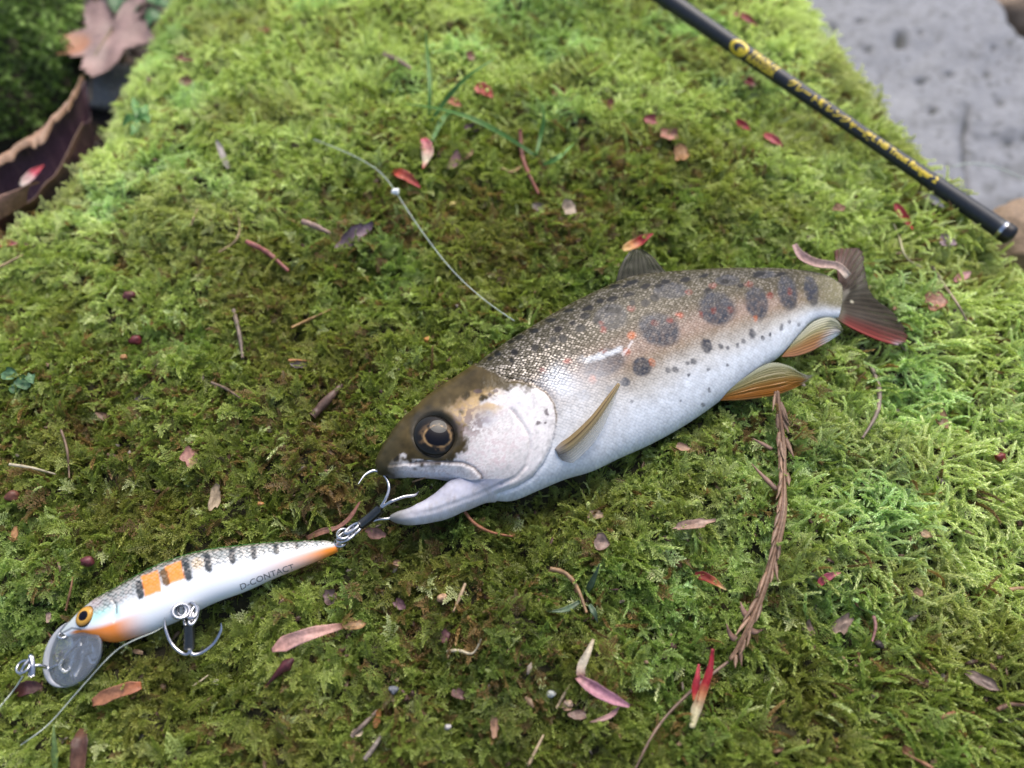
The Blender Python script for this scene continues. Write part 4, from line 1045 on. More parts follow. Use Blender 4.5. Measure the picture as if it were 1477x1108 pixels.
# ------------------------------------------------------------------ the rod
RA = at(1000, 25, 0.0065)[0]
RB = on_z(np.array([1456.]), np.array([339.]), np.array([-0.004]))[0]
def rod():
    global RA, RB
    # keep the blank clear of the moss crest: raise both ends until every point along it lies above the moss bed
    for _ in range(40):
        q = RA + (RB - RA) * np.linspace(0.0, 0.93, 60)[:, None]
        gap = (q[:, 2] - terr(q[:, 0], q[:, 1])).min()
        if gap > 0.0046: break
        k = 0.0005
        RA = CAM + (RA - CAM) * (1 - k / 0.2); RB = CAM + (RB - CAM) * (1 - k / 0.2)
    D = RB - RA; L = np.linalg.norm(D); D /= L
    def R_at(px_w, P): return px_w / 2 / FPX * ((P - CAM) @ FW)
    ts = np.array([-1.0, -0.4, 0.0, 0.25, 0.5, 0.62, 0.75, 0.9, 0.97, 0.985])
    pw = np.array([36, 28.5, 24.5, 22.5, 20.5, 20.0, 22.5, 25.5, 27.0, 27.0])
    tt = np.linspace(-1.0, 0.985, 90)
    P = RA + D * (tt * L)[:, None]
    Rr = np.interp(tt, ts, [R_at(w, RA + D * t_ * L) for w, t_ in zip(pw, ts)])
    root = thing('fishing_rod', RA, 'black fishing rod with yellow lettering lying across the moss at upper right', 'fishing rod')
    obj('blank', *tube(P, Rr, 32), M_ROD, root)
    Pc = RA + D * (np.linspace(0.983, 1.012, 14) * L)[:, None]
    rc = R_at(29, RB) * np.sqrt(np.clip(1 - (np.linspace(-0.35, 1, 14)) ** 4, 0.0, 1)); rc[-1] = 0.0002
    obj('butt_cap', *tube(Pc, rc, 28), M_CAP, root)
    Pr = RA + D * (np.linspace(0.974, 0.984, 6) * L)[:, None]
    obj('trim_ring', *tube(Pr, np.interp(0.98, tt, Rr) * 1.02, 28), M_STEEL, root)
    view = CAM - (RA + RB) / 2; view -= D * (view @ D); view /= np.linalg.norm(view)
    side = np.cross(D, view)       # towards the upper right in the photograph
    if project(RA + side * 0.005)[1] > project(RA)[1]: side = -side
    def place(t_, ang):
        r = np.interp(t_, tt, Rr) + 0.00004
        return RA + D * t_ * L + r * (view * math.cos(ang) + side * math.sin(ang))
    def t_of(px):          # axis parameter at a pixel column
        lo, hi = -0.5, 1.1
        for _ in range(40):
            m = (lo + hi) / 2
            if project(RA + D * m * L)[0] < px: lo = m
            else: hi = m
        return lo
    def put(txt, pxa, pxb, a_lo, a_hi):
        bm = text_mesh(txt, 1.0, bold=0.032); X = [v.co.x for v in bm.verts]; Y = [v.co.y for v in bm.verts]
        x0, x1, y0, y1 = min(X), max(X), min(Y), max(Y); ta, tb = t_of(pxa), t_of(pxb)
        cuts = [y0 + (y1 - y0) * q for q in (0.2, 0.4, 0.6, 0.8)]
        wrap_text('lettering', bm, lambda u, v: place(ta + (tb - ta) * (u - x0) / (x1 - x0), a_lo + (a_hi - a_lo) * (v - y0) / (y1 - y0)), M_YELLOW, root, cuts)
    put('グレート鱒レンジャー改', 1139, 1258, -0.32, 0.86)
    put('L NB Trout Ranger 2', 1258, 1350, -0.28, 0.88)
    put('TROUT', 1083, 1122, 0.24, 1.05)
    put('RANGER', 1083, 1121, -0.66, 0.14)
    # round emblem: ring with a dark figure left open in it
    ta, tb = t_of(1058), t_of(1079); tc = (ta + tb) / 2; hw = (tb - ta) / 2
    parts = []
    n = 40
    a = np.linspace(0, 2 * math.pi, n, endpoint=False)
    W = np.array([place(tc + hw * 1.1 * k * math.cos(q) , 0.12 + 0.98 * k * math.sin(q)) for k in (0.62, 0.72, 0.82, 0.92, 1.0) for q in a])
    parts.append((W, [tuple(f) for f in grid_faces(5, n, True)]))
    W = np.array([place(tc + hw * (0.35 + k * 0.34 * math.cos(q)), 0.05 + 0.45 * k * math.sin(q) - 0.2) for k in (0.02, 0.5, 1.0) for q in a])
    parts.append((W, [tuple(f) for f in grid_faces(3, n, True)]))
    obj('emblem', *join(parts), M_YELLOW, root)
rod()

# ------------------------------------------------------------------ moss shoots
def leaf(base, d, up, L, W, fold=0.25):
    """a small folded leaf: base, two shoulders, tip"""
    d = d / np.linalg.norm(d); s = np.cross(d, up); s /= np.linalg.norm(s) + 1e-9; n = np.cross(s, d)
    m = base + d * L * 0.42
    return [base, m + s * W / 2 + n * fold * W, base + d * L - n * 0.12 * L, m - s * W / 2 + n * fold * W, m]

class Shoot:
    def __init__(s): s.V = []; s.F = []; s.t = []
    def add(s, lv, tipness):
        k = len(s.V); s.V += lv; s.F += [(k, k + 1, k + 4), (k + 1, k + 2, k + 4), (k, k + 4, k + 3), (k + 4, k + 2, k + 3)]
        s.t += [tipness * 0.6, tipness, min(1, tipness * 1.3 + 0.1), tipness, tipness * 0.7]
    def stem(s, P, r):
        V, F = tube(P, r, 3, False); k = len(s.V); s.V += list(V); s.F += [tuple(i + k for i in f) for f in F]; s.t += [0.0] * len(V)
    def build(s, name):
        me = mesh_from(name, np.array(s.V) * 0.001, s.F, [M_MOSS], smooth=False, attrs={'tip': np.array(s.t)})
        return bpy.data.objects.new(name, me)

def frond(seed, L=4.6):
    q = random.Random(seed); S = Shoot(); n = 13
    yy = np.linspace(0, L, n + 2); bend = q.uniform(-0.5, 0.5)
    P = np.stack([bend * (yy / L) ** 2, yy, 0.55 * np.sin(yy / L * 2.6) - 0.25 * (yy / L) ** 2], -1)
    S.stem(P, 0.06)
    for i in range(1, n + 1):
        f = i / (n + 1); T = P[i + 1] - P[i - 1]; T /= np.linalg.norm(T)
        pl = 1.5 * math.sin(min(1, f * 1.1 + 0.15) * math.pi) ** 0.8 * q.uniform(0.75, 1.15) + 0.15
        for sd in (-1, 1):
            if q.random() < 0.06: continue
            a = R_(q.uniform(42, 68)); d = T * math.cos(a) + np.array([sd, 0, q.uniform(-.05, .30)]) * math.sin(a); d /= np.linalg.norm(d)
            m = max(2, int(pl / 0.26))
            for k in range(m):
                g = k / m; b = P[i] + d * pl * g + np.array([0, 0, -0.22 * g * g])
                z = R_(q.uniform(18, 42)) * (1 if k % 2 else -1)
                dd = d * math.cos(z) + T * math.sin(z) + np.array([0, 0, q.uniform(0.0, 0.45)])
                S.add(leaf(b, dd, np.array([0, 0, 1.0]), q.uniform(0.40, 0.56), q.uniform(0.18, 0.25)), 0.10 + 0.55 * g + 0.35 * f * q.random())
    S.add(leaf(P[-1] - np.array([0, .2, 0]), P[-1] - P[-2], np.array([0, 0, 1.0]), 0.6, 0.22), 1.0)
    return S.build('moss_frond')

def tail_shoot(seed, L=6.0):
    q = random.Random(seed); S = Shoot(); n = 30
    yy = np.linspace(0, L, n + 2); b = q.uniform(-0.9, 0.9)
    P = np.stack([b * (yy / L) ** 2, yy, 0.9 * np.sin(yy / L * 2.4) - 0.9 * (yy / L) ** 2.4], -1)
    S.stem(P, 0.07); ph = q.random() * 6
    for i in range(1, n + 1):
        f = i / (n + 1); T = P[i + 1] - P[i - 1]; T /= np.linalg.norm(T)
        u = np.cross(T, np.array([0, 0, 1.0])); u /= np.linalg.norm(u); w = np.cross(u, T)
        for k in range(2):
            ph += 2.4
            rad = math.cos(ph) * u + math.sin(ph) * w * 0.8
            a = R_(q.uniform(28, 52) * (1 - 0.35 * f)); d = T * math.cos(a) + rad * math.sin(a)
            S.add(leaf(P[i], d, rad, q.uniform(0.8, 1.15) * (1 - 0.3 * f), q.uniform(0.24, 0.34), 0.15), 0.15 + 0.75 * f * q.uniform(0.6, 1.1))
    return S.build('moss_shoot')

def rosette(seed, n=15, L=1.9, W=0.30, lift=0.5):
    q = random.Random(seed); S = Shoot()
    for lay in range(3):
        for i in range(n // 3 + 2):
            a = (i + 0.5 * lay) * 2 * math.pi / (n // 3 + 2) + q.uniform(-.25, .25)
            e = lift + lay * 0.32 + q.uniform(-.15, .15)
            d = np.array([math.cos(a) * math.cos(e), math.sin(a) * math.cos(e), math.sin(e)])
            S.add(leaf(np.array([0, 0, 0.3 * lay]), d, np.array([0, 0, 1.0]), L * q.uniform(.7, 1.1) * (1 - .2 * lay), W * q.uniform(.8, 1.2)), 0.2 + 0.3 * lay)
    return S.build('moss_rosette')

def sprig(seed, L=3.2):
    """upright dense little branch with crowded forked tips"""
    q = random.Random(seed); S = Shoot()
    def branch(p, d, l, depth):
        n = max(4, int(l / 0.16)); e = d.copy(); ph = q.random() * 6
        pts = [p]
        for i in range(n):
            e = e + np.array([q.uniform(-.16, .16), q.uniform(-.16, .16), q.uniform(-.12, .10)]); e /= np.linalg.norm(e)
            pts.append(pts[-1] + e * l / n)
        for i in range(1, n + 1):
            T = pts[i] - pts[i - 1]; T /= np.linalg.norm(T); u = np.cross(T, np.array([.3, .2, 1])); u /= np.linalg.norm(u); w = np.cross(u, T)
            for k in range(2):
                ph += 2.5; rad = math.cos(ph) * u + math.sin(ph) * w
                S.add(leaf(pts[i], T * 0.75 + rad * 0.75, rad, q.uniform(.30, .48), q.uniform(.15, .22), .2), (0.2 + 0.6 * i / n) * (1 if depth else .6))
        if depth == 0:
            for i in range(2, n, 2):
                a = q.uniform(0, 6.28); sd = np.array([math.cos(a), math.sin(a), 0.25]); T = pts[i] - pts[i - 1]; T /= np.linalg.norm(T)
                dd = T * 0.6 + sd * 0.8; branch(pts[i], dd / np.linalg.norm(dd), l * q.uniform(.28, .48) * (1.1 - .5 * i / n), 1)
    branch(np.zeros(3), np.array([0, 1.0, 0.15]), L, 0)
    return S.build('moss_sprig')

def mk_collection(name, objs):
    c = bpy.data.collections.new(name)
    for i, o in enumerate(objs):
        o.name = '%s_%02d' % (o.name.split('.')[0], i); c.objects.link(o)
    return c
C_MOSS = mk_collection('moss_kinds', [frond(1), frond(2, 4.0), frond(3, 5.2), frond(4, 3.6)] + [tail_shoot(5), tail_shoot(6, 5.0), tail_shoot(7, 7.0)] + [rosette(8), rosette(9, 18, 1.5, .26, .35)] + [sprig(10), sprig(11, 2.6), sprig(12, 3.6)])
K_FROND, K_TAIL, K_ROS, K_SPRIG = (0, 4), (4, 7), (7, 9), (9, 12)
C_CUSHION = mk_collection('cushion_kinds', [rosette(21, 12, 1.3, .62, .3), rosette(22, 12, 1.1, .6, .5), rosette(23, 15, 1.4, .5, .4)])

def instance_tree(coll):
    gt = bpy.data.node_groups.new('scatter_' + coll.name, 'GeometryNodeTree')
    gt.interface.new_socket('Geometry', in_out='INPUT', socket_type='NodeSocketGeometry'); gt.interface.new_socket('Geometry', in_out='OUTPUT', socket_type='NodeSocketGeometry')
    gi = gt.nodes.new('NodeGroupInput'); go = gt.nodes.new('NodeGroupOutput')
    ip = gt.nodes.new('GeometryNodeInstanceOnPoints'); ci = gt.nodes.new('GeometryNodeCollectionInfo')
    ci.inputs['Collection'].default_value = coll; ci.inputs['Separate Children'].default_value = True; ci.inputs['Reset Children'].default_value = True
    def na(name, typ):
        n = gt.nodes.new('GeometryNodeInputNamedAttribute'); n.data_type = typ; n.inputs[0].default_value = name; return n.outputs[0]
    e2r = gt.nodes.new('FunctionNodeEulerToRotation')
    L = gt.links.new
    L(gi.outputs[0], ip.inputs['Points']); L(ci.outputs[0], ip.inputs['Instance']); ip.inputs['Pick Instance'].default_value = True
    L(na('pick', 'INT'), ip.inputs['Instance Index']); L(na('rot', 'FLOAT_VECTOR'), e2r.inputs[0]); L(e2r.outputs[0], ip.inputs['Rotation'])
    L(na('size', 'FLOAT'), ip.inputs['Scale']); L(ip.outputs[0], go.inputs[0])
    return gt

def scatter(name, P, d, nrm, size, pick, col, coll, parent=None):
    """P points; local +Y of a shoot along d, its face towards nrm"""
    d = d / np.linalg.norm(d, axis=1)[:, None]; x = np.cross(d, nrm); x /= np.linalg.norm(x, axis=1)[:, None] + 1e-9; z = np.cross(x, d)
    m = np.stack([x, d, z], -1)         # columns
    ey = np.arcsin(np.clip(-m[:, 2, 0], -1, 1)); ex = np.arctan2(m[:, 2, 1], m[:, 2, 2]); ez = np.arctan2(m[:, 1, 0], m[:, 0, 0])
    origin = world_loc(parent) if parent else np.array([0, 0, 0.0])
    me = bpy.data.meshes.new(name); me.vertices.add(len(P)); me.vertices.foreach_set('co', (P - origin).astype(np.float32).ravel())
    a = me.attributes.new('rot', 'FLOAT_VECTOR', 'POINT'); a.data.foreach_set('vector', np.stack([ex, ey, ez], -1).astype(np.float32).ravel())
    a = me.attributes.new('size', 'FLOAT', 'POINT'); a.data.foreach_set('value', size.astype(np.float32))
    a = me.attributes.new('pick', 'INT', 'POINT'); a.data.foreach_set('value', pick.astype(np.int32))
    a = me.attributes.new('mcol', 'FLOAT_COLOR', 'POINT'); c4 = np.ones((len(P), 4), np.float32); c4[:, :3] = col; a.data.foreach_set('color', c4.ravel())
    me.materials.append(M_MOSS)
    o = bpy.data.objects.new(name, me); COL.objects.link(o)
    if parent: o.parent = parent
    md = o.modifiers.new('shoots', 'NODES'); md.node_group = instance_tree(coll)
    return tag(o, kind='stuff')

def blob(px, py, cx, cy, r, ry=None):
    return np.exp(-(((px - cx) / r) ** 2 + ((py - cy) / (ry or r)) ** 2))

def poly_xy(stations, plane):
    T = plane.hit(np.array([a[0][0] for a in stations], float), np.array([a[0][1] for a in stations], float))
    B = plane.hit(np.array([a[1][0] for a in stations], float), np.array([a[1][1] for a in stations], float))
    return [tuple(p[:2]) for p in T] + [tuple(p[:2]) for p in B[::-1]]

def grow_moss():
    gzx = np.gradient(GH, GS, axis=0); gzy = np.gradient(GH, GS, axis=1)
    area = np.sqrt(1 + np.clip(gzx, -4, 4) ** 2 + np.clip(gzy, -4, 4) ** 2)
    px, py, dz = project(np.stack([GXX, GYY, GH], -1))
    vis = (px > -480) & (px < 1960) & (py > -420) & (py < 1750) & (GH > -0.05) & (dz > 0.02)
    vis = vis * np.where((px > -110) & (px < 1590) & (py > -110) & (py < 1220), 1.0, 0.42)
    # nearer moss is packed denser than moss the camera hardly resolves
    w = area * vis * (1.0 + 0.25 * N2(GXX * 200, GYY * 200))
    w = np.clip(w, 0, None); p = (w / w.sum()).ravel()
    NP = 165000
    ids = RNG.choice(p.size, NP, p=p)
    X = GXX.ravel()[ids] + RNG.uniform(-.5, .5, NP) * GS; Y = GYY.ravel()[ids] + RNG.uniform(-.5, .5, NP) * GS
    Z = terr(X, Y)
    nx = gzx.ravel()[ids]; ny = gzy.ravel()[ids]
    nrm = np.stack([-nx, -ny, np.ones(NP)], -1); nrm /= np.linalg.norm(nrm, axis=1)[:, None]
    P = np.stack([X, Y, Z], -1); px, py, dz = project(P)
    # which kind of moss grows where
    wt = np.clip(0.9 * sstep(1130, 1330, px + 0.25 * (py - 400)) + 0.75 * sstep(300, 60, py) * sstep(250, 420, px) + 0.25 * blob(px, py, 900, 900, 260), 0, 0.92)
    wt = np.clip(wt + 0.5 * N2(X * 70, Y * 70), 0.02, 0.95)
    u = RNG.random(NP)
    ros = RNG.random(NP) < 0.07; spr = RNG.random(NP) < 0.52 + 0.5 * N1(X * 110, Y * 110)
    tail = (u < wt) & ~ros
    pick = RNG.integers(K_FROND[0], K_FROND[1], NP)
    pick = np.where(spr, RNG.integers(K_SPRIG[0], K_SPRIG[1], NP), pick)
    pick = np.where(tail, RNG.integers(K_TAIL[0], K_TAIL[1], NP), pick)
    pick = np.where(ros, RNG.integers(K_ROS[0], K_ROS[1], NP), pick)
    # direction: radiates from clump centres and leans with the local flow
    th = 2 * math.pi * (N1(X * 45 + 9, Y * 45) * 2.6 + N2(X * 170, Y * 170) * 1.1) + RNG.normal(0, 0.75, NP)
    flow = np.where(px > 1100, R_(-35), R_(-80))
    th = np.where(RNG.random(NP) < 0.45, flow + RNG.normal(0, 0.7, NP), th)
    el = np.clip(RNG.normal(0.66, 0.34, NP), 0.02, 1.25)
    el = np.where(ros, 0.05, el)
    tx = np.stack([np.cos(th), np.sin(th), np.zeros(NP)], -1); tx -= nrm * np.sum(tx * nrm, 1)[:, None]; tx /= np.linalg.norm(tx, axis=1)[:, None]
    size = RNG.uniform(0.70, 1.18, NP)
    fish = poly_xy(BODY, FP); lure = poly_xy(LURE, LP); jaw = poly_xy(JAW, LP)
    under = in_poly(X, Y, fish) | in_poly(X, Y, lure) | in_poly(X, Y, jaw)
    for pl_ in ([(1205, 395), (1200, 358), (1248, 358), (1260, 420), (1318, 490), (1300, 505), (1205, 470)], [(1036, 585), (1050, 560), (1108, 524), (1172, 548), (1110, 584)], [(1126, 520), (1165, 464), (1216, 470), (1170, 520)]):
        q_ = FP.hit(np.array([a_[0] for a_ in pl_], float), np.array([a_[1] for a_ in pl_], float)); under |= in_poly(X, Y, [tuple(a_[:2]) for a_ in q_])
    el = np.where(under, 0.03, el); size = np.where(under, size * 0.55, size)
    near = ~under & (np.minimum(seg_dist(X, Y, fish + fish[:1]), seg_dist(X, Y, lure + lure[:1])) < 0.0035)
    el = np.where(near, el * 0.8, el); size = np.where(near, size * 0.9, size)
    hook_r = seg_dist(px, py, [(480, 785), (520, 765), (555, 735), (560, 700), (525, 700)]) < 26
    hook_r |= np.hypot(px - 283, py - 915) < 48
    hook_r |= np.hypot(px - 90, py - 950) < 55
    el = np.where(hook_r, el * 0.4, el); size = np.where(hook_r, size * 0.75, size)
    d = tx * np.cos(el)[:, None] + nrm * np.sin(el)[:, None]
    roll = RNG.normal(0, 0.5, NP)
    sd = np.cross(tx, nrm); face = nrm * np.cos(roll)[:, None] + sd * np.sin(roll)[:, None]
    ros3 = ros[:, None]
    d = np.where(ros3, tx, d); face = np.where(ros3, nrm + RNG.normal(0, .25, (NP, 3)), face)
    # moss colour by clump and place, some front shadow and far light painted in
    n = 0.55 * N2(X * 60, Y * 60) + 0.45 * N3(X * 190, Y * 190) + RNG.normal(0, 0.13, NP)
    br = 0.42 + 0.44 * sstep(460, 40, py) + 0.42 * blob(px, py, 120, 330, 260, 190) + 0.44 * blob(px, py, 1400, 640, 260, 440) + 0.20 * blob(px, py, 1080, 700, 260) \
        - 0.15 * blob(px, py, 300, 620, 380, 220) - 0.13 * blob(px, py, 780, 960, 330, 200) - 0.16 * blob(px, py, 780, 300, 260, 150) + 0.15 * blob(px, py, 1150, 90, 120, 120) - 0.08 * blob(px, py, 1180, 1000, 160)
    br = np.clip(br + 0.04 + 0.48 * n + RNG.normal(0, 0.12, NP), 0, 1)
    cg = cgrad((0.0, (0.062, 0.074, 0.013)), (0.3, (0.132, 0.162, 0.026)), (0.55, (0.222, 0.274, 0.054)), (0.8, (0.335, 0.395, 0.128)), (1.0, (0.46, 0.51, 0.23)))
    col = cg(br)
    yel = sstep(0.05, 0.28, N4(X * 85, Y * 85)) * 0.4
    col = lerp_col(col, yel, (0.20, 0.185, 0.04))
    blue = sstep(0.10, 0.3, N5(X * 75, Y * 75)) * 0.6 + 0.4 * blob(px, py, 1080, 800, 180, 260)
    col = col * (1 - blue[:, None] * np.array([0.22, 0.04, -0.08]))
    brown = np.clip(0.75 * blob(px, py, 880, 262, 60, 55) + 0.6 * blob(px, py, 580, 330, 100, 50) + 0.5 * blob(px, py, 800, 330, 90, 50) + 0.5 * blob(px, py, 480, 680, 60, 90) + 0.5 * blob(px, py, 660, 860, 60) + 0.4 * blob(px, py, 100, 620, 110, 60) + 0.22 * blob(px, py, 330, 600, 300, 170) + 0.18 * blob(px, py, 760, 950, 240, 130), 0, 1)
    brown = np.clip(brown + 0.35 * sstep(0.22, 0.42, N5(X * 130 + 5, Y * 130)), 0, 1)
    isb = RNG.random(NP) < brown * 0.6 + 0.03
    col = np.where(isb[:, None], np.array([0.15, 0.10, 0.034]) * RNG.uniform(0.5, 1.5, NP)[:, None], col)
    pale = RNG.random(NP) < 0.018
    col = np.where(pale[:, None], np.array([0.40, 0.44, 0.20]), col)
    lift = RNG.uniform(-0.0006, 0.0011, NP) * np.where(under, 0.0, 1.0)
    P[:, 2] += lift
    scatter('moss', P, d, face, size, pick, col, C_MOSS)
grow_moss()

# ------------------------------------------------------------------ mossy stone at the far left
def left_mound():
    c = on_z(np.array([-5.0]), np.array([95.0]), np.array([-0.022]))[0]
    nu, nv = 60, 120
    A, B = np.meshgrid(np.linspace(0.001, 1, nu), np.linspace(0, 2 * math.pi, nv, endpoint=False), indexing='ij')
    rx, ry, hz = 0.036, 0.036, 0.026
    rr = 1 + 0.25 * N1(np.cos(B) * 1.7 + 5, np.sin(B) * 1.7 + 5)
    X = np.cos(B) * A * rx * rr; Y = np.sin(B) * A * ry * rr
    Z = hz * np.sqrt(np.clip(1 - A ** 2.2, 0, 1)) + 0.005 * N2(X * 140, Y * 140) + 0.003 * N3(X * 300, Y * 300) - 0.006
    V = c + np.stack([X, Y, Z], -1)
    root = thing('mossy_stone', c + np.array([0, 0, -0.006]), 'rounded stone under dark round-leaved moss at the far left corner', 'stone')
    obj('stone_core', V.reshape(-1, 3), grid_faces(nu, nv, True), M_ROCKBASE, root, attrs={'pit': np.zeros(nu * nv)})
    n = 6500
    a = np.sqrt(RNG.random(n)); b = RNG.random(n) * 2 * math.pi
    i = np.clip((a * (nu - 1)).astype(int), 1, nu - 2); j = (b / (2 * math.pi) * nv).astype(int) % nv
    P = V[i, j] + RNG.normal(0, 0.0004, (n, 3))
    du = V[i + 1, j] - V[i - 1, j]; dv = V[i, (j + 1) % nv] - V[i, j - 1]
    nr = np.cross(du, dv); nr /= np.linalg.norm(nr, axis=1)[:, None] + 1e-9
    nr = np.where(nr[:, 2:3] < 0, -nr, nr)
    d = np.cross(nr, RNG.normal(0, 1, (n, 3)))
    q = np.clip(0.36 + 0.9 * N2(P[:, 0] * 200, P[:, 1] * 200) + RNG.normal(0, .2, n), 0, 1)
    col = cgrad((0, (0.035, 0.065, 0.015)), (0.5, (0.10, 0.165, 0.03)), (1, (0.38, 0.48, 0.18)))(q)
    scatter('moss', P, d, nr + RNG.normal(0, .35, (n, 3)), RNG.uniform(0.7, 1.2, n), RNG.integers(0, 3, n), col, C_CUSHION, root)
left_mound()

# ------------------------------------------------------------------ leaf litter, twigs, bud scales
def C(*rgb): return np.array(rgb, float)
RED_, DKRED, CORAL, PINK, CREAM = C(.42, .022, .03), C(.16, .018, .016), C(.48, .11, .07), C(.52, .20, .22), C(.72, .64, .44)
BRN, DKBRN, TAN, MAROON, PURP, ORNG, GREY, WHITE = C(.16, .075, .042), C(.06, .026, .018), C(.34, .22, .13), C(.075, .016, .02), C(.16, .10, .14), C(.45, .19, .06), C(.22, .20, .18), C(.50, .47, .43)
PKB = C(.34, .17, .13)

def ground_pts(pts, h, n):
    P = catmull(np.array(pts, float), n)
    hh = np.interp(np.linspace(0, 1, n), np.linspace(0, 1, len(np.atleast_1d(h))), np.atleast_1d(h)) + 0.9
    return at(P[:, 0], P[:, 1], hh * 0.001)

def settle(W, kk):
    """smooth a line of surface points so that it spans the hummocks"""
    for _ in range(kk):
        W[1:-1] = 0.5 * W[1:-1] + 0.25 * (W[:-2] + W[2:])
    return W

def blade(pts, wpx, cols, h=2.8, cup=0.35, prof=((0, .35), (.3, 1), (.7, .9), (1, .15)), n=26, nv=9, rough=0.10, seed=0, W=None, twist=0.0, up=None):
    """a thin cupped blade (bud scale, petal, strip of leaf) along a line of pixels"""
    W = settle(ground_pts(pts, h, n), 12) if W is None else W
    T = np.gradient(W, axis=0); T /= np.linalg.norm(T, axis=1)[:, None]
    upv = CAM - W.mean(0); upv /= np.linalg.norm(upv); upv = upv * 0.5 + np.array([0, 0, 0.5]) if up is None else up
    s = np.cross(T, upv); s /= np.linalg.norm(s, axis=1)[:, None]; m = np.cross(s, T)
    u = np.linspace(0, 1, n); v = np.linspace(-1, 1, nv)
    dep = (W - CAM) @ FW
    w = np.interp(u, [p[0] for p in prof], [p[1] for p in prof]) * wpx / 2 / FPX * dep
    if twist:
        a = twist * u; s, m = s * np.cos(a)[:, None] + m * np.sin(a)[:, None], -s * np.sin(a)[:, None] + m * np.cos(a)[:, None]
    jag = 1 + rough * (N2(u[:, None] * 9 + seed * 3.1, np.sign(v)[None, :] * 3 + seed) * 2)
    V = W[:, None, :] + s[:, None, :] * (w[:, None] * v[None, :] * jag)[..., None] + m[:, None, :] * (w[:, None] * (cup * v[None, :] ** 2 + 0.25 * N3(u[:, None] * 5 + seed, v[None, :] * 2)))[..., None]
    cf = cgrad(*[(p, tuple(c)) for p, c in cols])
    U2, V2 = np.meshgrid(u, v, indexing='ij')
    c = cf(U2.ravel()) * (1 - 0.18 * np.abs(V2.ravel()) + 0.3 * N3(U2.ravel() * 12 + seed, V2.ravel() * 5))[:, None]
    th = 0.00012
    top = V.reshape(-1, 3); nn = len(top); bot = top - np.repeat(m, nv, 0) * th
    F = [tuple(f) for f in grid_faces(n, nv)] + [tuple(f[::-1]) for f in grid_faces(n, nv, off=nn)]
    rim = [i * nv for i in range(n)] + [(n - 1) * nv + j for j in range(1, nv)] + [i * nv + nv - 1 for i in range(n - 2, -1, -1)] + list(range(nv - 2, 0, -1))
    F += [(rim[i], rim[i - 1], rim[i - 1] + nn, rim[i] + nn) for i in range(len(rim))]
    return np.vstack([top, bot]), F, np.clip(np.vstack([c, c]), 0.003, .95)

def joinc(parts):
    V, F = join([p[:2] for p in parts]); return V, F, np.vstack([p[2] for p in parts])

def wire(pts, wpx, col, h=2.6, taper=(1, 1, .6), n=24, seed=0, knob=0.15, W=None):
    W = settle(ground_pts(pts, h, n), 8) if W is None else W
    n = len(W)
    dep = (W - CAM) @ FW; u = np.linspace(0, 1, n)
    r = np.interp(u, np.linspace(0, 1, len(taper)), taper) * wpx / 2 / FPX * dep * (1 + knob * 2 * N2(u * 14 + seed, u * 0))
    V, F = tube(W, r, 7)
    c = np.repeat(np.array([col * (1 + 0.5 * N3(q * 10 + seed, 0.0)) for q in u]), 7, 0)
    return V, F, np.clip(c, .003, .95)

def chip(px, py, w, h_, ang, col, h=2.6, seed=0, col2=None, curl=0.35):
    """an irregular scrap of dead leaf or bark"""
    nr, na = 5, 22
    a = np.linspace(0, 2 * math.pi, na, endpoint=False)
    rad = 1 + 0.55 * N1(np.cos(a) * 1.6 + seed * 2.3 + 9, np.sin(a) * 1.6 + seed) + 0.35 * N2(np.cos(a) * 4 + seed, np.sin(a) * 4 + 5)
    c0 = at(px, py, h * 0.001 + 0.0008)[0]
    k = ((c0 - CAM) @ FW) / FPX
    up = (CAM - c0); up /= np.linalg.norm(up); up = up * 0.5 + np.array([0, 0, .5]) + 0.25 * np.array([math.sin(seed * 7.1), math.cos(seed * 5.3), 0]); up /= np.linalg.norm(up)
    ex = RT - up * (RT @ up); ex /= np.linalg.norm(ex); ey = np.cross(up, ex); t_ = R_(-ang)
    ex, ey = ex * math.cos(t_) + ey * math.sin(t_), -ex * math.sin(t_) + ey * math.cos(t_)
    V, cc = [], []
    for i in range(nr):
        f = max(i, 0.02) / (nr - 1)
        x = np.cos(a) * rad * f; y = np.sin(a) * rad * f
        z = curl * (y * y - 0.3 * x * x) + 0.35 * N3(x * 2 + seed, y * 2)
        V.append(c0 + ex * (x * w / 2 * k)[:, None] + ey * (y * h_ / 2 * k)[:, None] + up * (z * min(w, h_) / 2 * k)[:, None])
        cc.append(np.clip((col * (1 - 0.6 * f) + (col2 if col2 is not None else col) * 0.6 * f)[None, :] * (1 + 0.6 * N2(x * 3 + seed, y * 3))[:, None], .003, .95))
    top = np.vstack(V); nn = len(top); bot = top - up * 0.00014
    F = [tuple(f) for f in grid_faces(nr, na, True)] + [tuple(f[::-1]) for f in grid_faces(nr, na, True, off=nn)]
    F += [((nr - 1) * na + j, (nr - 1) * na + (j + 1) % na, nn + (nr - 1) * na + (j + 1) % na, nn + (nr - 1) * na + j) for j in range(na)]
    c = np.vstack(cc); return np.vstack([top, bot]), F, np.vstack([c, c])

def grain(px, py, r_px, col, h=2.2, seed=0, sq=(1, .8, .8)):
    c0 = at(px, py, h * 0.001 + 0.0007)[0]; k = ((c0 - CAM) @ FW) / FPX
    bm = bmesh.new(); bmesh.ops.create_icosphere(bm, subdivisions=3, radius=1)
    V = np.array([v.co[:] for v in bm.verts]); F = [[v.index for v in f.verts] for f in bm.faces]; bm.free()
    n = 0.5 * N1(V[:, 0] * 1.5 + seed * 3, V[:, 1] * 1.5 + V[:, 2] * 2)
    c = np.clip(col[None, :] * (1 + 0.8 * N2(V[:, 0] * 3 + seed, V[:, 1] * 3 + V[:, 2]))[:, None], .003, .95)
    return V * (1 + n)[:, None] * np.array(sq) * r_px * k + c0, F, c

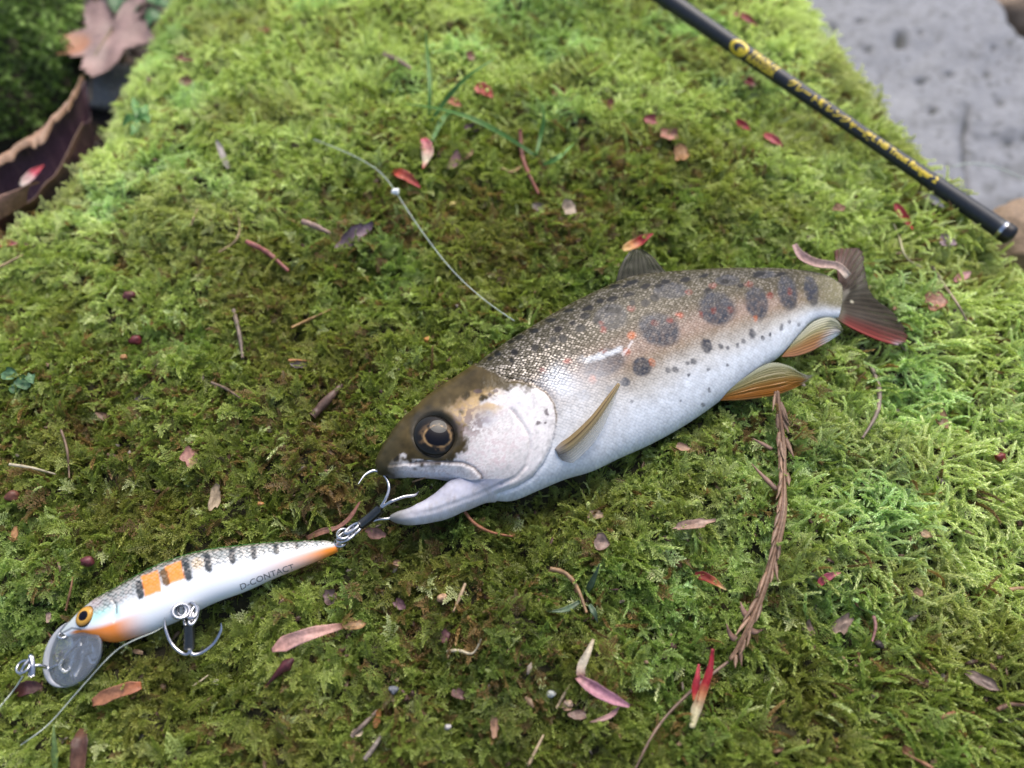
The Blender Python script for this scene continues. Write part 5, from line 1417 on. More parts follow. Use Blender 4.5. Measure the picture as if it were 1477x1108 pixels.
def put(name, geo, label, cat, group=None):
    V, F, c = geo
    return tag(obj(name, V, F, M_LITTER, col=c), label, cat, group)

G_BUD, G_CHIP, G_TWIG, G_GRAIN, G_NEEDLE = 'red bud scales fallen on the moss', 'scraps of dead leaf on the moss', 'small dead twigs on the moss', 'seeds and grains on the moss', 'thin dry needles on the moss'
PET = ((0, .45), (.25, 1), (.6, .95), (1, .12))
# (points, width px, colours along it, label)
for i, (pts, w, cols, lab) in enumerate([
    ([(898, 361), (920, 350), (942, 337)], 15, [(0, C(.70, .48, .16)), (.35, C(.62, .25, .08)), (.6, RED_), (1, RED_)], 'yellow and crimson bud scale resting above the dorsal fin of the trout'),
    ([(611, 200), (617, 220), (610, 243)], 17, [(0, C(.5, .05, .09)), (.4, C(.62, .30, .25)), (.75, CREAM), (1, C(.5, .06, .05))], 'cream and pink bud scale standing upright above the white line knot'),
    ([(567, 247), (587, 256), (607, 271)], 15, [(0, C(.42, .04, .02)), (.5, C(.5, .10, .06)), (1, RED_)], 'orange red bud scale just above the white line knot'),
    ([(686, 124), (699, 132), (712, 141)], 19, [(0, CORAL), (1, C(.4, .07, .05))], 'coral pink bud scale beside the tall grass blades'),
    ([(644, 144), (656, 149), (666, 153)], 13, [(0, C(.5, .22, .12)), (1, C(.46, .15, .09))], 'pale orange bud scale behind the crossing grass blades'),
    ([(1291, 294), (1302, 312), (1317, 331)], 13, [(0, C(.35, .02, .03)), (1, RED_)], 'bright red bud scale below the rod near its butt'),
    ([(1058, 19), (1076, 26), (1093, 37)], 11, [(0, C(.38, .16, .10)), (.5, DKRED * 1.6), (1, DKRED * 1.6)], 'dark red bud scale above the rod near the top edge'),
    ([(1070, 112), (1081, 118), (1091, 124)], 12, [(0, RED_), (.6, C(.38, .05, .05)), (1, C(.5, .36, .26))], 'short red bud scale under the rod emblem'),
    ([(1062, 174), (1072, 181), (1082, 188)], 12, [(0, RED_ * .9), (1, C(.34, .05, .05))], 'small red bud scale left of its pink neighbour below the rod'),
    ([(1102, 193), (1116, 202), (1129, 211)], 12, [(0, C(.36, .06, .06)), (1, C(.48, .06, .09))], 'pinkish red bud scale right of its neighbour below the rod'),
    ([(1002, 828), (1022, 835), (1048, 851)], 13, [(0, DKRED * 1.4), (.5, C(.24, .03, .02)), (.75, C(.46, .16, .06)), (1, C(.5, .40, .16))], 'dark red bud scale with orange tip left of the dry cypress twig'),
    ([(1179, 846), (1192, 833), (1213, 826)], 11, [(0, C(.44, .05, .07)), (.6, C(.48, .10, .15)), (1, C(.48, .20, .13))], 'pink bud scale lying right of the dry cypress twig'),
    ([(1377, 406), (1388, 400), (1401, 392)], 13, [(0, PINK), (1, C(.52, .30, .30))], 'pale pink bud scale right of the trout tail'),
    ([(30, 268), (46, 253), (63, 238)], 13, [(0, C(.68, .60, .52)), (.45, C(.6, .34, .34)), (.6, C(.48, .03, .08)), (1, RED_)], 'white and crimson bud scale lying inside the curled purple leaf'),
    ([(-12, 352), (4, 353), (24, 351)], 19, [(0, RED_), (.7, C(.44, .03, .06)), (1, C(.54, .26, .2))], 'crimson bud scale at the left edge of the moss'),
    ([(120, 236), (128, 228), (138, 222)], 11, [(0, C(.44, .24, .17)), (1, WHITE)], 'whitish bud scale beside the curled purple leaf'),
]):
    h = 3.0
    W = None
    if i == 13:
        P_ = catmull(np.array(pts, float), 26); W = on_z(P_[:, 0], P_[:, 1], np.full(26, -0.0085))
    put('bud_scale', blade(pts, w, cols, h=h, W=W, prof=PET, seed=i, cup=0.45), lab, 'bud scale', G_BUD)

# forked bud at lower right: two red prongs on a cream base
root = None
def forked_bud():
    W = settle(ground_pts([(998, 1050), (1002, 1030), (1012, 1000), (1024, 968), (1028, 936)], [2.2, 3, 5, 6.5, 7], 30), 10)
    root = thing('forked_bud', W[0], 'forked crimson bud with cream base standing at the lower right', 'bud')
    V, F, c = blade(None, 15, [(0, C(.6, .56, .34)), (.3, C(.62, .55, .34)), (.5, C(.5, .20, .08)), (.62, RED_), (1, C(.36, .02, .04))], W=W, n=30, prof=((0, .5), (.3, .9), (.6, .8), (1, .3)), cup=.6, seed=3)
    obj('bud_stalk', V, F, M_LITTER, root, col=c)
    W2 = settle(ground_pts([(1003, 1012), (1003, 995), (1006, 976), (1008, 958)], [4.2, 5, 5.6, 6], 22), 6)
    V, F, c = blade(None, 12, [(0, C(.5, .2, .08)), (.25, RED_), (1, C(.44, .05, .07))], W=W2, n=22, prof=((0, .6), (.4, 1), (1, .25)), cup=.6, seed=4)
    obj('bud_tip', V, F, M_LITTER, root, col=c)
forked_bud()
# curled pink petal, lower centre
put('withered_petal', joinc([blade([(856, 922), (848, 942), (838, 962), (838, 975)], 13, [(0, C(.5, .42, .28)), (.6, C(.62, .55, .42)), (1, C(.36, .20, .15))], h=[4, 4.5, 4.5, 4], prof=((0, .3), (.5, .9), (1, 1.0)), seed=5, cup=.5, rough=.05),
                        blade([(833, 976), (850, 990), (878, 1006), (908, 1019)], 19, [(0, C(.42, .22, .20)), (.4, C(.50, .24, .29)), (1, C(.54, .27, .33))], h=[3.8, 4.2, 4, 3], prof=((0, .5), (.4, 1.0), (.75, .8), (1, .25)), seed=6, cup=.7, rough=.05),
                        blade([(893, 1020), (878, 1034), (850, 1042)], 7, [(0, C(.48, .24, .26)), (1, C(.36, .22, .18))], h=[2.6, 2.2, 2], seed=7)]), 'withered petal bent into a hook, cream stalk and pink blade, lower centre', 'petal')
put('petal', blade([(392, 939), (416, 926), (452, 913), (494, 903)], 23, [(0, C(.52, .27, .22)), (.5, C(.60, .36, .31)), (.9, C(.52, .28, .22)), (1, BRN)], h=4, prof=((0, .2), (.25, 1), (.7, .75), (1, .35)), seed=9, cup=.25, rough=.04), 'long pale pink petal right of the belly hook of the lure', 'petal')
put('petal', blade([(133, 1014), (158, 1003), (180, 995), (204, 989)], 20, [(0, C(.40, .17, .08)), (.5, C(.44, .20, .11)), (1, C(.40, .13, .05))], h=4, prof=((0, .5), (.2, 1), (.8, .9), (1, .5)), seed=10, cup=.3, rough=.04), 'orange brown petal below the clear lip of the lure', 'petal')
put('petal', blade([(1139, 361), (1150, 378), (1172, 388), (1200, 392), (1216, 407)], 14, [(0, C(.52, .32, .29)), (.4, C(.50, .31, .26)), (.8, C(.56, .40, .32)), (1, C(.60, .50, .40))], h=[5, 7, 8.5, 9, 8], W=FP.hit(*catmull(np.array([(1139, 361), (1150, 378), (1172, 388), (1200, 392), (1216, 407)], float), 26).T, np.full(26, 0.0022)), prof=((0, .5), (.3, 1), (.7, .8), (1, .8)), seed=11, cup=.4), 'dry pink petal lying across the tail stem of the trout', 'petal')
put('seed', blade([(384, 989), (402, 968), (423, 950)], 17, [(0, MAROON), (.5, MAROON * 1.5), (1, MAROON)], prof=((0, .1), (.45, .6), (.75, 1), (1, .3)), cup=-.8, seed=12, h=3.4), 'dark maroon seed below the long pink petal', 'seed', G_GRAIN)
put('leaf_fragment', blade([(120, 1050), (115, 1075), (112, 1112)], 23, [(0, BRN), (.5, DKBRN * 1.5), (1, BRN)], seed=13, prof=((0, .3), (.4, 1), (1, .9)), h=3), 'brown strip of leaf at the bottom edge under the orange petal', 'leaf', G_CHIP)
put('leaf_fragment', blade([(22, 1000), (40, 992), (62, 991)], 20, [(0, MAROON * 1.5), (1, DKBRN * 1.5)], seed=14, h=2.4), 'maroon scrap of leaf under the snap of the lure', 'leaf', G_CHIP)
put('leaf_fragment', blade([(442, 777), (468, 766), (486, 763), (506, 748), (519, 724)], 11, [(0, C(.30, .15, .09)), (.4, PKB), (1, C(.28, .12, .09))], h=3.4, seed=15, prof=((0, .6), (.25, 1), (.5, .6), (.8, 1), (1, .5)), twist=1.0), 'twisted pink brown strip of leaf above the lure tail', 'leaf', G_CHIP)

# cypress twig: a stem clad in overlapping dry scales
def cypress():
    pts = [(1120, 566), (1124, 600), (1130, 650), (1131, 710), (1124, 770), (1108, 830), (1090, 880), (1070, 925), (1052, 952)]
    n = 70
    W = settle(ground_pts(pts, 4.2, n), 20)
    root = thing('cypress_twig', W[0], 'long dry brown cypress twig hanging down from the pelvic fin of the trout', 'twig')
    V, F, c = wire(None, 8, C(.20, .11, .075), W=W, taper=(.8, 1, 1, .9, .5)); obj('stem', V, F, M_LITTER, root, col=c)
    T = np.gradient(W, axis=0); T /= np.linalg.norm(T, axis=1)[:, None]
    parts = []
    q = random.Random(5)
    for k0 in range(3):
        Wk = W + np.cross(T, np.array([0, 0, 1.0])) * ((k0 - 1) * 0.00022) + np.array([0, 0, 0.0004 + 0.0002 * (k0 == 1)])
        parts.append(blade(None, 5.6 - 1 * (k0 == 1), [(0, C(.20, .115, .07)), (.3, C(.31, .19, .115)), (.6, C(.24, .14, .085)), (1, C(.30, .18, .11))], W=Wk, n=n, nv=5, prof=((0, .6), (.2, .9), (.6, 1), (1, .3)), cup=-.6, seed=k0 + 70, rough=.8))
    i = 1
    while i < n - 3:
        sd = q.choice((-1, 1))
        s = np.cross(T[i], np.array([0, 0, 1.0])); s /= np.linalg.norm(s)
        L = q.uniform(0.0022, 0.0048); fl = q.uniform(.10, .30) if i < n * .86 else q.uniform(.4, .9)
        d = T[i] + s * sd * fl + np.array([0, 0, q.uniform(.05, .25)]); d /= np.linalg.norm(d)
        Wl = W[i] + d * (np.linspace(0, L, 8))[:, None] + s * sd * 0.0004 + np.array([0, 0, .0004]) + s * sd * (np.linspace(0, 1, 8) ** 2 * q.uniform(-.0005, .0003))[:, None]
        kcol = q.uniform(.7, 1.25)
        parts.append(blade(None, q.uniform(4.5, 8), [(0, C(.22, .13, .08) * kcol), (.6, C(.31, .19, .12) * kcol), (1, C(.24, .15, .09) * kcol)], W=Wl, n=8, nv=3, prof=((0, .7), (.4, 1), (1, .08)), cup=-.5, seed=i))
        i += q.choice((1, 1, 2, 3))
    V, F, c = joinc(parts); o = obj('scale_leaves', V, F, M_LITTER, root, col=c); o['kind'] = 'stuff'
    for pp, ww in (([(1114, 648), (1100, 640), (1085, 632)], 5), ([(1121, 706), (1104, 690), (1084, 669)], 6), ([(1086, 893), (1074, 886), (1068, 868)], 9), ([(1070, 925), (1055, 920), (1048, 900)], 8), ([(1078, 905), (1090, 912), (1100, 908)], 8)):
        V, F, c = blade(pp, ww * 1.3, [(0, C(.24, .14, .10)), (1, C(.30, .17, .12))], h=4, n=12, nv=5, prof=((0, .8), (.4, 1), (1, .1)), cup=-.3)
        obj('side_branch', V, F, M_LITTER, root, col=c)
cypress()

# twigs, stalks and needles: (points, width px, colour, height, label, name)
for i, (pts, w, col, h, lab, nm) in enumerate([
    ([(1050, 955), (1005, 990), (950, 1045), (915, 1112)], 5, C(.20, .13, .09), 3.2, 'thin brown stem running from the cypress twig down to the bottom edge', 'twig'),
    ([(1256, 528), (1268, 560), (1266, 595), (1244, 632)], 7, C(.26, .20, .16), 3.2, 'bent grey brown twig right of the pelvic fin', 'twig'),
    ([(337, 448), (345, 480), (350, 517)], 7, C(.20, .15, .11), 2.8, 'short upright grey twig in the moss left of centre', 'twig'),
    ([(356, 349), (385, 364), (416, 391)], 8, C(.34, .12, .10), 3.2, 'reddish pink twig slanting in the left moss', 'twig'),
    ([(437, 320), (456, 327), (478, 338)], 9, C(.36, .24, .19), 3.0, 'pinkish tan twig left of the fishing line', 'twig'),
    ([(316, 364), (338, 350), (346, 332), (344, 314)], 4, C(.34, .25, .12), 3.2, 'thin curved tan stalk above the reddish pink twig', 'twig'),
    ([(553, 79), (573, 87), (593, 99)], 8, C(.30, .21, .16), 3.0, 'pale brown twig near the top left of the grass blades', 'twig'),
    ([(750, 187), (753, 225), (763, 252), (777, 280)], 7, C(.28, .10, .07), 3.2, 'slender reddish twig right of the grass seedling', 'twig'),
    ([(723, 243), (738, 249), (752, 240)], 5, C(.38, .24, .10), 3.0, 'small yellow brown bent stalk crossing the slender reddish twig', 'twig'),
    ([(793, 821), (815, 826), (833, 848), (846, 884)], 7, C(.33, .20, .10), 3.6, 'arching orange brown stalk under the belly of the trout', 'twig'),
    ([(1344, 384), (1362, 412), (1382, 440), (1394, 463)], 4.5, C(.33, .25, .17), 3.2, 'thin tan stalk slanting right of the trout tail', 'twig'),
    ([(1288, 322), (1298, 345), (1306, 372), (1330, 386)], 3.4, C(.42, .38, .22), 3.2, 'pale looping stalk below the bright red bud scale', 'twig'),
    ([(1357, 1036), (1378, 1028), (1406, 1029)], 6, C(.28, .09, .06), 3.2, 'reddish twig near the bottom right corner', 'twig'),
    ([(1438, 1024), (1457, 1016), (1484, 1018)], 7, C(.24, .13, .08), 3.2, 'brown twig at the right edge near the bottom corner', 'twig'),
    ([(1455, 851), (1468, 849), (1490, 848)], 6, C(.42, .26, .14), 3.2, 'tan twig poking in at the right edge', 'twig'),
    ([(1260, 888), (1263, 905), (1258, 925)], 5, C(.40, .20, .18), 3.2, 'short pinkish stalk right of the pink bud scale', 'twig'),
    ([(508, 1062), (530, 1040), (552, 1018)], 7, C(.19, .14, .11), 3.0, 'grey brown twig near the bottom left of centre', 'twig'),
    ([(526, 1096), (538, 1080), (550, 1062)], 8, C(.24, .20, .17), 3.0, 'stub of grey twig at the bottom edge left of centre', 'twig'),
    ([(762, 1104), (772, 1084), (784, 1060)], 5, C(.36, .27, .17), 3.0, 'beige stalk standing at the bottom edge centre', 'twig'),
    ([(803, 1022), (812, 1005), (822, 988)], 4.5, C(.46, .35, .22), 3.0, 'pale stalk left of the withered petal', 'twig'),
    ([(304, 552), (325, 560), (346, 574)], 4.5, C(.22, .15, .10), 2.8, 'dark thin twig left of the trout snout', 'twig'),
    ([(450, 601), (470, 580), (493, 555)], 13, C(.14, .085, .065), 2.8, 'flattish dark brown strip of bark left of the trout head', 'bark_strip'),
    ([(671, 842), (664, 860), (654, 882)], 5, C(.38, .27, .16), 2.8, 'knobbly tan rootlet below the trout jaw', 'rootlet'),
    ([(645, 940), (662, 938), (682, 944), (694, 922)], 4.5, C(.55, .48, .33), 3.0, 'whitish crooked rootlet in the lower centre moss', 'rootlet'),
    ([(1345, 1108), (1330, 1100), (1302, 1085)], 6, C(.30, .14, .07), 3.0, 'orange brown stalk at the bottom edge on the right', 'twig'),
]):
    put(nm, wire(pts, w, col, h=h, seed=i), lab, nm.split('_')[0], G_TWIG)
for i, (pts, w, col, lab) in enumerate([
    ([(671, 739), (684, 755), (708, 768), (740, 774)], 5, C(.33, .13, .06), 'rusty brown needle curving out from under the trout jaw'),
    ([(420, 473), (448, 460), (479, 446)], 4.5, C(.36, .22, .08), 'straight straw coloured needle above the trout head'),
    ([(416, 520), (432, 520), (447, 521)], 4, C(.42, .20, .07), 'short orange needle beneath the straw coloured needle'),
    ([(14, 670), (45, 675), (80, 684)], 4.5, C(.52, .46, .32), 'pale dry needle at the left edge'),
    ([(88, 620), (97, 650), (100, 690)], 4, C(.20, .13, .08), 'dark hair thin needle near the left edge'),
    ([(0, 385), (14, 378), (32, 368)], 4.5, C(.40, .28, .15), 'tan needle near the crimson bud at the left edge'),
    ([(95, 880), (102, 850), (105, 832)], 3.4, C(.38, .20, .10), 'hair thin needle above the nose of the lure'),
    ([(278, 990), (290, 982), (300, 974)], 3.2, C(.55, .47, .30), 'pale thin needle beside the white grain'),
    ([(595, 695), (610, 690), (628, 682)], 3.0, C(.30, .2, .1), 'thin needle seen inside the open mouth gap'),
    ([(276, 325), (283, 305), (290, 296)], 3.0, C(.40, .3, .16), 'hair thin curved needle in the upper left moss'),
]):
    put('dry_needle', wire(pts, w, col, h=3.0, seed=40 + i, knob=.05), lab, 'needle', G_NEEDLE)

for i, (x, y, w, hh, ang, col, lab) in enumerate([
    (273, 660, 20, 32, -15, C(.36, .17, .13), 'pink brown scrap of leaf in the moss above the lure'),
    (310, 717, 16, 36, 5, C(.36, .27, .17), 'fibrous beige scrap above the lure'),
    (541, 770, 28, 14, 10, PKB, 'pinkish scrap beside the tail hook of the lure'),
    (510, 340, 58, 22, -35, C(.20, .13, .16), 'purplish scrap of leaf left of the fishing line'),
    (272, 84, 40, 14, 15, C(.17, .065, .03), 'dark brown scrap of leaf near the top left of the moss'),
    (268, 118, 24, 15, 30, C(.20, .10, .06), 'brown scrap below the dark brown one at top left'),
    (380, 43, 16, 10, 0, C(.46, .20, .12), 'tiny orange scrap in the top left moss'),
    (679, 80, 12, 16, 0, C(.22, .08, .06), 'small brown scrap above the coral bud scale'),
    (806, 132, 26, 18, 15, C(.24, .06, .035), 'rusty red scrap in the upper middle moss'),
    (880, 150, 11, 15, 0, C(.26, .09, .06), 'small rust scrap right of the rusty red one'),
    (941, 173, 20, 16, 20, C(.28, .06, .06), 'topmost reddish scrap of the three left of the rod'),
    (965, 193, 34, 20, 35, C(.34, .15, .10), 'middle pinkish brown scrap of the three left of the rod'),
    (984, 222, 22, 30, -15, C(.34, .18, .07), 'lowest orange brown scrap of the three left of the rod'),
    (655, 232, 16, 34, 20, C(.22, .12, .11), 'maroon grey scrap right of the upright bud scale'),
    (673, 222, 26, 14, -30, C(.36, .22, .12), 'tan scrap touching the maroon grey scrap'),
    (680, 184, 22, 13, 0, C(.24, .13, .15), 'purplish scrap under the crossing grass blades'),
    (781, 300, 28, 13, 10, C(.26, .21, .18), 'grey scrap below the slender reddish twig'),
    (821, 300, 22, 26, -25, C(.36, .28, .20), 'beige scrap right of the grey scrap'),
    (1000, 756, 62, 16, -10, C(.36, .23, .17), 'pinkish fibre scrap left of the cypress twig'),
    (858, 742, 26, 15, 5, C(.32, .23, .15), 'tuft of dried flower below the trout belly'),
    (866, 782, 24, 26, 0, C(.28, .19, .15), 'brown withered flower head below its dried tuft'),
    (713, 1048, 13, 30, -5, C(.34, .19, .11), 'upright tan scrap at the lower centre'),
    (543, 1036, 12, 24, 15, C(.40, .17, .05), 'orange scrap among the bottom twigs'),
    (516, 1056, 15, 11, 0, C(.50, .40, .28), 'beige scrap among the bottom twigs'),
    (1336, 771, 20, 12, 10, C(.34, .23, .13), 'tan scrap in the right moss'),
    (1400, 769, 16, 11, -20, C(.36, .25, .14), 'pale scrap right of the tan scrap on the right'),
    (1415, 981, 44, 18, 35, C(.20, .14, .11), 'grey brown scrap at the lower right'),
    (1216, 900, 38, 20, -40, C(.27, .19, .14), 'beige brown scrap right of the cypress twig tip'),
    (1166, 906, 18, 20, 0, C(.27, .18, .14), 'small beige scrap near the cypress twig tip'),
    (1310, 1086, 16, 20, 0, C(.36, .17, .08), 'orange brown scrap near the bottom right'),
    (1349, 434, 26, 34, -20, C(.36, .17, .10), 'orange brown scrap right of the caudal fin'),
    (1364, 348, 26, 24, 0, C(.24, .17, .19), 'purplish grey scrap under the rod butt'),
    (1360, 606, 16, 28, 5, C(.20, .12, .05), 'brown scrap in the moss right of the pelvic fin'),
    (111, 205, 24, 36, 10, C(.24, .09, .07), 'reddish brown scrap between the curled leaf and the moss'),
    (432, 526, 28, 12, 5, C(.18, .14, .13), 'grey scrap beneath the short orange needle'),
    (576, 872, 20, 14, 30, C(.18, .09, .10), 'maroon scrap in the moss right of the lure'),
    (642, 918, 15, 22, 0, C(.12, .045, .045), 'dark maroon scrap left of the whitish rootlet'),
    (510, 903, 30, 14, -15, C(.34, .20, .09), 'tan scrap at the tip of the long pink petal'),
    (818, 1018, 14, 16, 0, C(.38, .24, .17), 'pinkish scrap beside the withered petal'),
    (835, 1030, 26, 16, 0, C(.22, .14, .11), 'brown scrap tucked under the withered petal'),
    (474, 860, 20, 24, 20, C(.20, .13, .12), 'greyish pink scrap right of the lure lettering'),
    (70, 890, 8, 14, 0, C(.40, .28, .22), 'tiny pale scrap beside the eye of the lure'),
    (20, 771, 10, 22, 0, C(.42, .22, .09), 'orange scrap at the left edge above the lure'),
    (1325, 855, 14, 12, 0, C(.34, .2, .12), 'small tan scrap in the lower right moss'),
    (1210, 300, 18, 13, 25, C(.30, .16, .08), 'brown scrap in the moss under the middle of the rod'),
    (1345, 288, 46, 11, 42, C(.56, .50, .48), 'whitish sliver lying along the underside of the rod'),
    (321, 224, 11, 42, -22, C(.58, .50, .44), 'whitish sliver in the upper left moss'),
    (572, 812, 12, 9, 0, C(.3, .17, .1), 'small brown scrap below the tail hook of the lure'),
    (895, 640, 18, 13, 0, C(.26, .13, .08), 'brown scrap in the shade of the trout belly'),
    (985, 645, 20, 12, 15, C(.34, .20, .13), 'light brown scrap under the trout belly'),
    (660, 1000, 22, 14, 40, C(.12, .06, .05), 'dark scrap near the bottom centre'),
    (205, 575, 20, 14, 0, C(.13, .10, .09), 'dark grey scrap in the left moss'),
    (150, 600, 26, 11, 20, C(.16, .09, .05), 'brown scrap left of the dark grey scrap'),
]):
    put('leaf_fragment', chip(x, y, w, hh, ang, col, seed=i + 1, h=3.0 if max(w, hh) > 20 else 2.8), lab, 'leaf', G_CHIP)
for i, (x, y, r, col, lab) in enumerate([
    (638, 863, 8, C(.48, .30, .18), 'beige grain with an orange side below the trout jaw'), (617, 490, 6, C(.52, .24, .06), 'orange grain near the trout back'),
    (311, 984, 6, C(.45, .42, .38), 'white grain below the belly hook'), (376, 728, 5, C(.5, .24, .08), 'tiny orange grain above the lure tail'),
    (186, 427, 9, C(.14, .04, .04), 'maroon seed in the left moss, upper of two'), (194, 491, 9, C(.15, .025, .03), 'maroon seed in the left moss, lower of two'),
    (18, 716, 10, C(.14, .05, .03), 'reddish brown seed at the left edge'), (126, 810, 9, C(.13, .03, .035), 'maroon seed above the lure back'),
    (653, 295, 5, C(.50, .40, .12), 'yellow grain right of the line knot'), (1443, 660, 8, C(.20, .03, .03), 'dark red seed at the right edge'),
    (178, 515, 5, C(.46, .24, .1), 'orange grain beside the lower maroon seed'), (820, 1015, 7, C(.5, .36, .26), 'pinkish pebble left of the withered petal blade'),
    (646, 1049, 5, C(.42, .40, .38), 'white grain near the bottom centre'), (795, 1000, 7, C(.48, .50, .48), 'pale grey pebble in the lower centre moss'),
    (568, 995, 8, C(.15, .16, .18), 'slate grey pebble at the lower left of centre'), (1268, 930, 7, C(.05, .035, .035), 'dark bud at the foot of the short pinkish stalk')]):
    put('seed' if 'seed' in lab else ('pebble' if 'pebble' in lab else 'grain'), grain(x, y, r, col, seed=i, h=2.7), lab, 'seed' if 'seed' in lab else ('pebble' if 'pebble' in lab else 'grain'), G_GRAIN)

# ------------------------------------------------------------------ grass and green leaves
def grass_blade(pts, w, c0, c1, h):
    return blade(pts, w, [(0, c0), (1, c1)], h=h, n=26, nv=5, prof=((0, .55), (.4, 1), (1, .12)), cup=.5, rough=.02)
GR0, GR1 = C(.07, .19, .03), C(.16, .34, .06)
gb = thing('grass_seedling', at(617, 172, 0.001)[0], 'grass seedling with two long blades rising above the upright bud scale', 'grass')
for pts, w, h in (([(619, 168), (620, 120), (616, 70), (614, 42)], 7, [2, 6, 10, 13]), ([(620, 178), (645, 142), (675, 110), (714, 84)], 8, [2, 7, 10, 11]), ([(622, 205), (640, 170), (655, 160)], 9, [2.5, 6, 7])):
    V, F, c = grass_blade(pts, w, GR0, GR1, h); obj('grass_blade', V, F, M_LITTER, gb, col=c)
gb = thing('grass_seedling', at(775, 232, 0.001)[0], 'grass seedling with a long arching blade right of the two upright blades', 'grass')
for pts, w, h in (([(772, 225), (735, 200), (680, 170), (630, 156), (585, 150)], 8, [2, 7, 9, 8, 5]), ([(773, 225), (780, 195), (785, 170), (781, 148)], 7, [2, 5, 8, 9]), ([(783, 238), (805, 228), (828, 207)], 9, [2, 4, 5])):
    V, F, c = grass_blade(pts, w, GR0, GR1 * 1.05, h); obj('grass_blade', V, F, M_LITTER, gb, col=c)
gb = thing('grass_seedling', at(846, 862, 0.001)[0], 'dull grey green grass blades by the arching stalk under the trout', 'grass')
for pts, w, h in (([(844, 858), (855, 838), (865, 813)], 10, [2, 4, 5]), ([(836, 868), (815, 880), (788, 882)], 9, [3, 4, 3]), ([(850, 872), (857, 884), (862, 898)], 9, [3, 4, 3])):
    V, F, c = grass_blade(pts, w, C(.07, .12, .06), C(.12, .18, .10), h); obj('grass_blade', V, F, M_LITTER, gb, col=c)
gb = thing('grass_seedling', at(78, 1090, 0.001)[0], 'pale green grass blade at the bottom left corner', 'grass')
V, F, c = grass_blade([(80, 1115), (79, 1080), (77, 1045)], 10, C(.14, .24, .06), C(.26, .36, .12), [2, 4, 6]); obj('grass_blade', V, F, M_LITTER, gb, col=c)

sd_ = thing('seedling', at(195, 170, 0.001)[0], 'bright green toothed seedling leaf at the left edge of the moss', 'plant')
for pts in ([(200, 172), (196, 155), (192, 140)], [(200, 172), (186, 170), (176, 184)], [(200, 172), (196, 184), (188, 196)], [(200, 172), (210, 168), (216, 178)], [(200, 172), (208, 160), (212, 150)]):
    V, F, c = blade(pts, 15, [(0, C(.08, .22, .04)), (1, C(.17, .36, .09))], h=[3.4, 4.2, 3.4], n=14, nv=7, prof=((0, .3), (.5, 1), (1, .1)), rough=.2)
    obj('leaflet', V, F, M_LITTER, sd_, col=c)
lv = thing('liverwort', at(30, 548, 0.001)[0], 'blue green round lobed liverwort leaf at the left edge', 'plant')
for i, (x, y, r) in enumerate(((12, 540, 22), (34, 552, 22), (22, 560, 18), (44, 545, 15))):
    V, F, c = chip(x, y, r, r * .8, 20 * i, C(.09, .19, .08), h=3.2, seed=60 + i, col2=C(.14, .27, .13)); obj('lobe', V, F, M_LITTER, lv, col=c)

# ------------------------------------------------------------------ dead leaves in the hollow on the left
def leaf_sheet(name, outline, c0, cfun, zf, label, nsub=4):
    """outline in local leaf units -> triangulated, subdivided and bent sheet with thickness"""
    bm = bmesh.new(); vs = [bm.verts.new((x, y, 0)) for x, y in outline]; bm.faces.new(vs)
    bmesh.ops.triangulate(bm, faces=bm.faces[:])
    for _ in range(nsub):
        es = [e for e in bm.edges if e.calc_length() > 0.10]
        if not es: break
        bmesh.ops.subdivide_edges(bm, edges=es, cuts=1); bmesh.ops.triangulate(bm, faces=bm.faces[:])
    L = np.array([v.co[:2] for v in bm.verts]); F = [[v.index for v in f.verts] for f in bm.faces]
    be = [(e.verts[0].index, e.verts[1].index) for e in bm.edges if e.is_boundary]; bm.free()
    W = zf(L); n = len(W); c = cfun(L)
    F2 = F + [tuple(i + n for i in f[::-1]) for f in F] + [(a, b, b + n, a + n) for a, b in be]
    o = obj(name, np.vstack([W, W - np.array([0, 0, .0002])]), F2, M_LITTER, col=np.clip(np.vstack([c, c]), .003, .95))
    return tag(o, label, 'leaf')

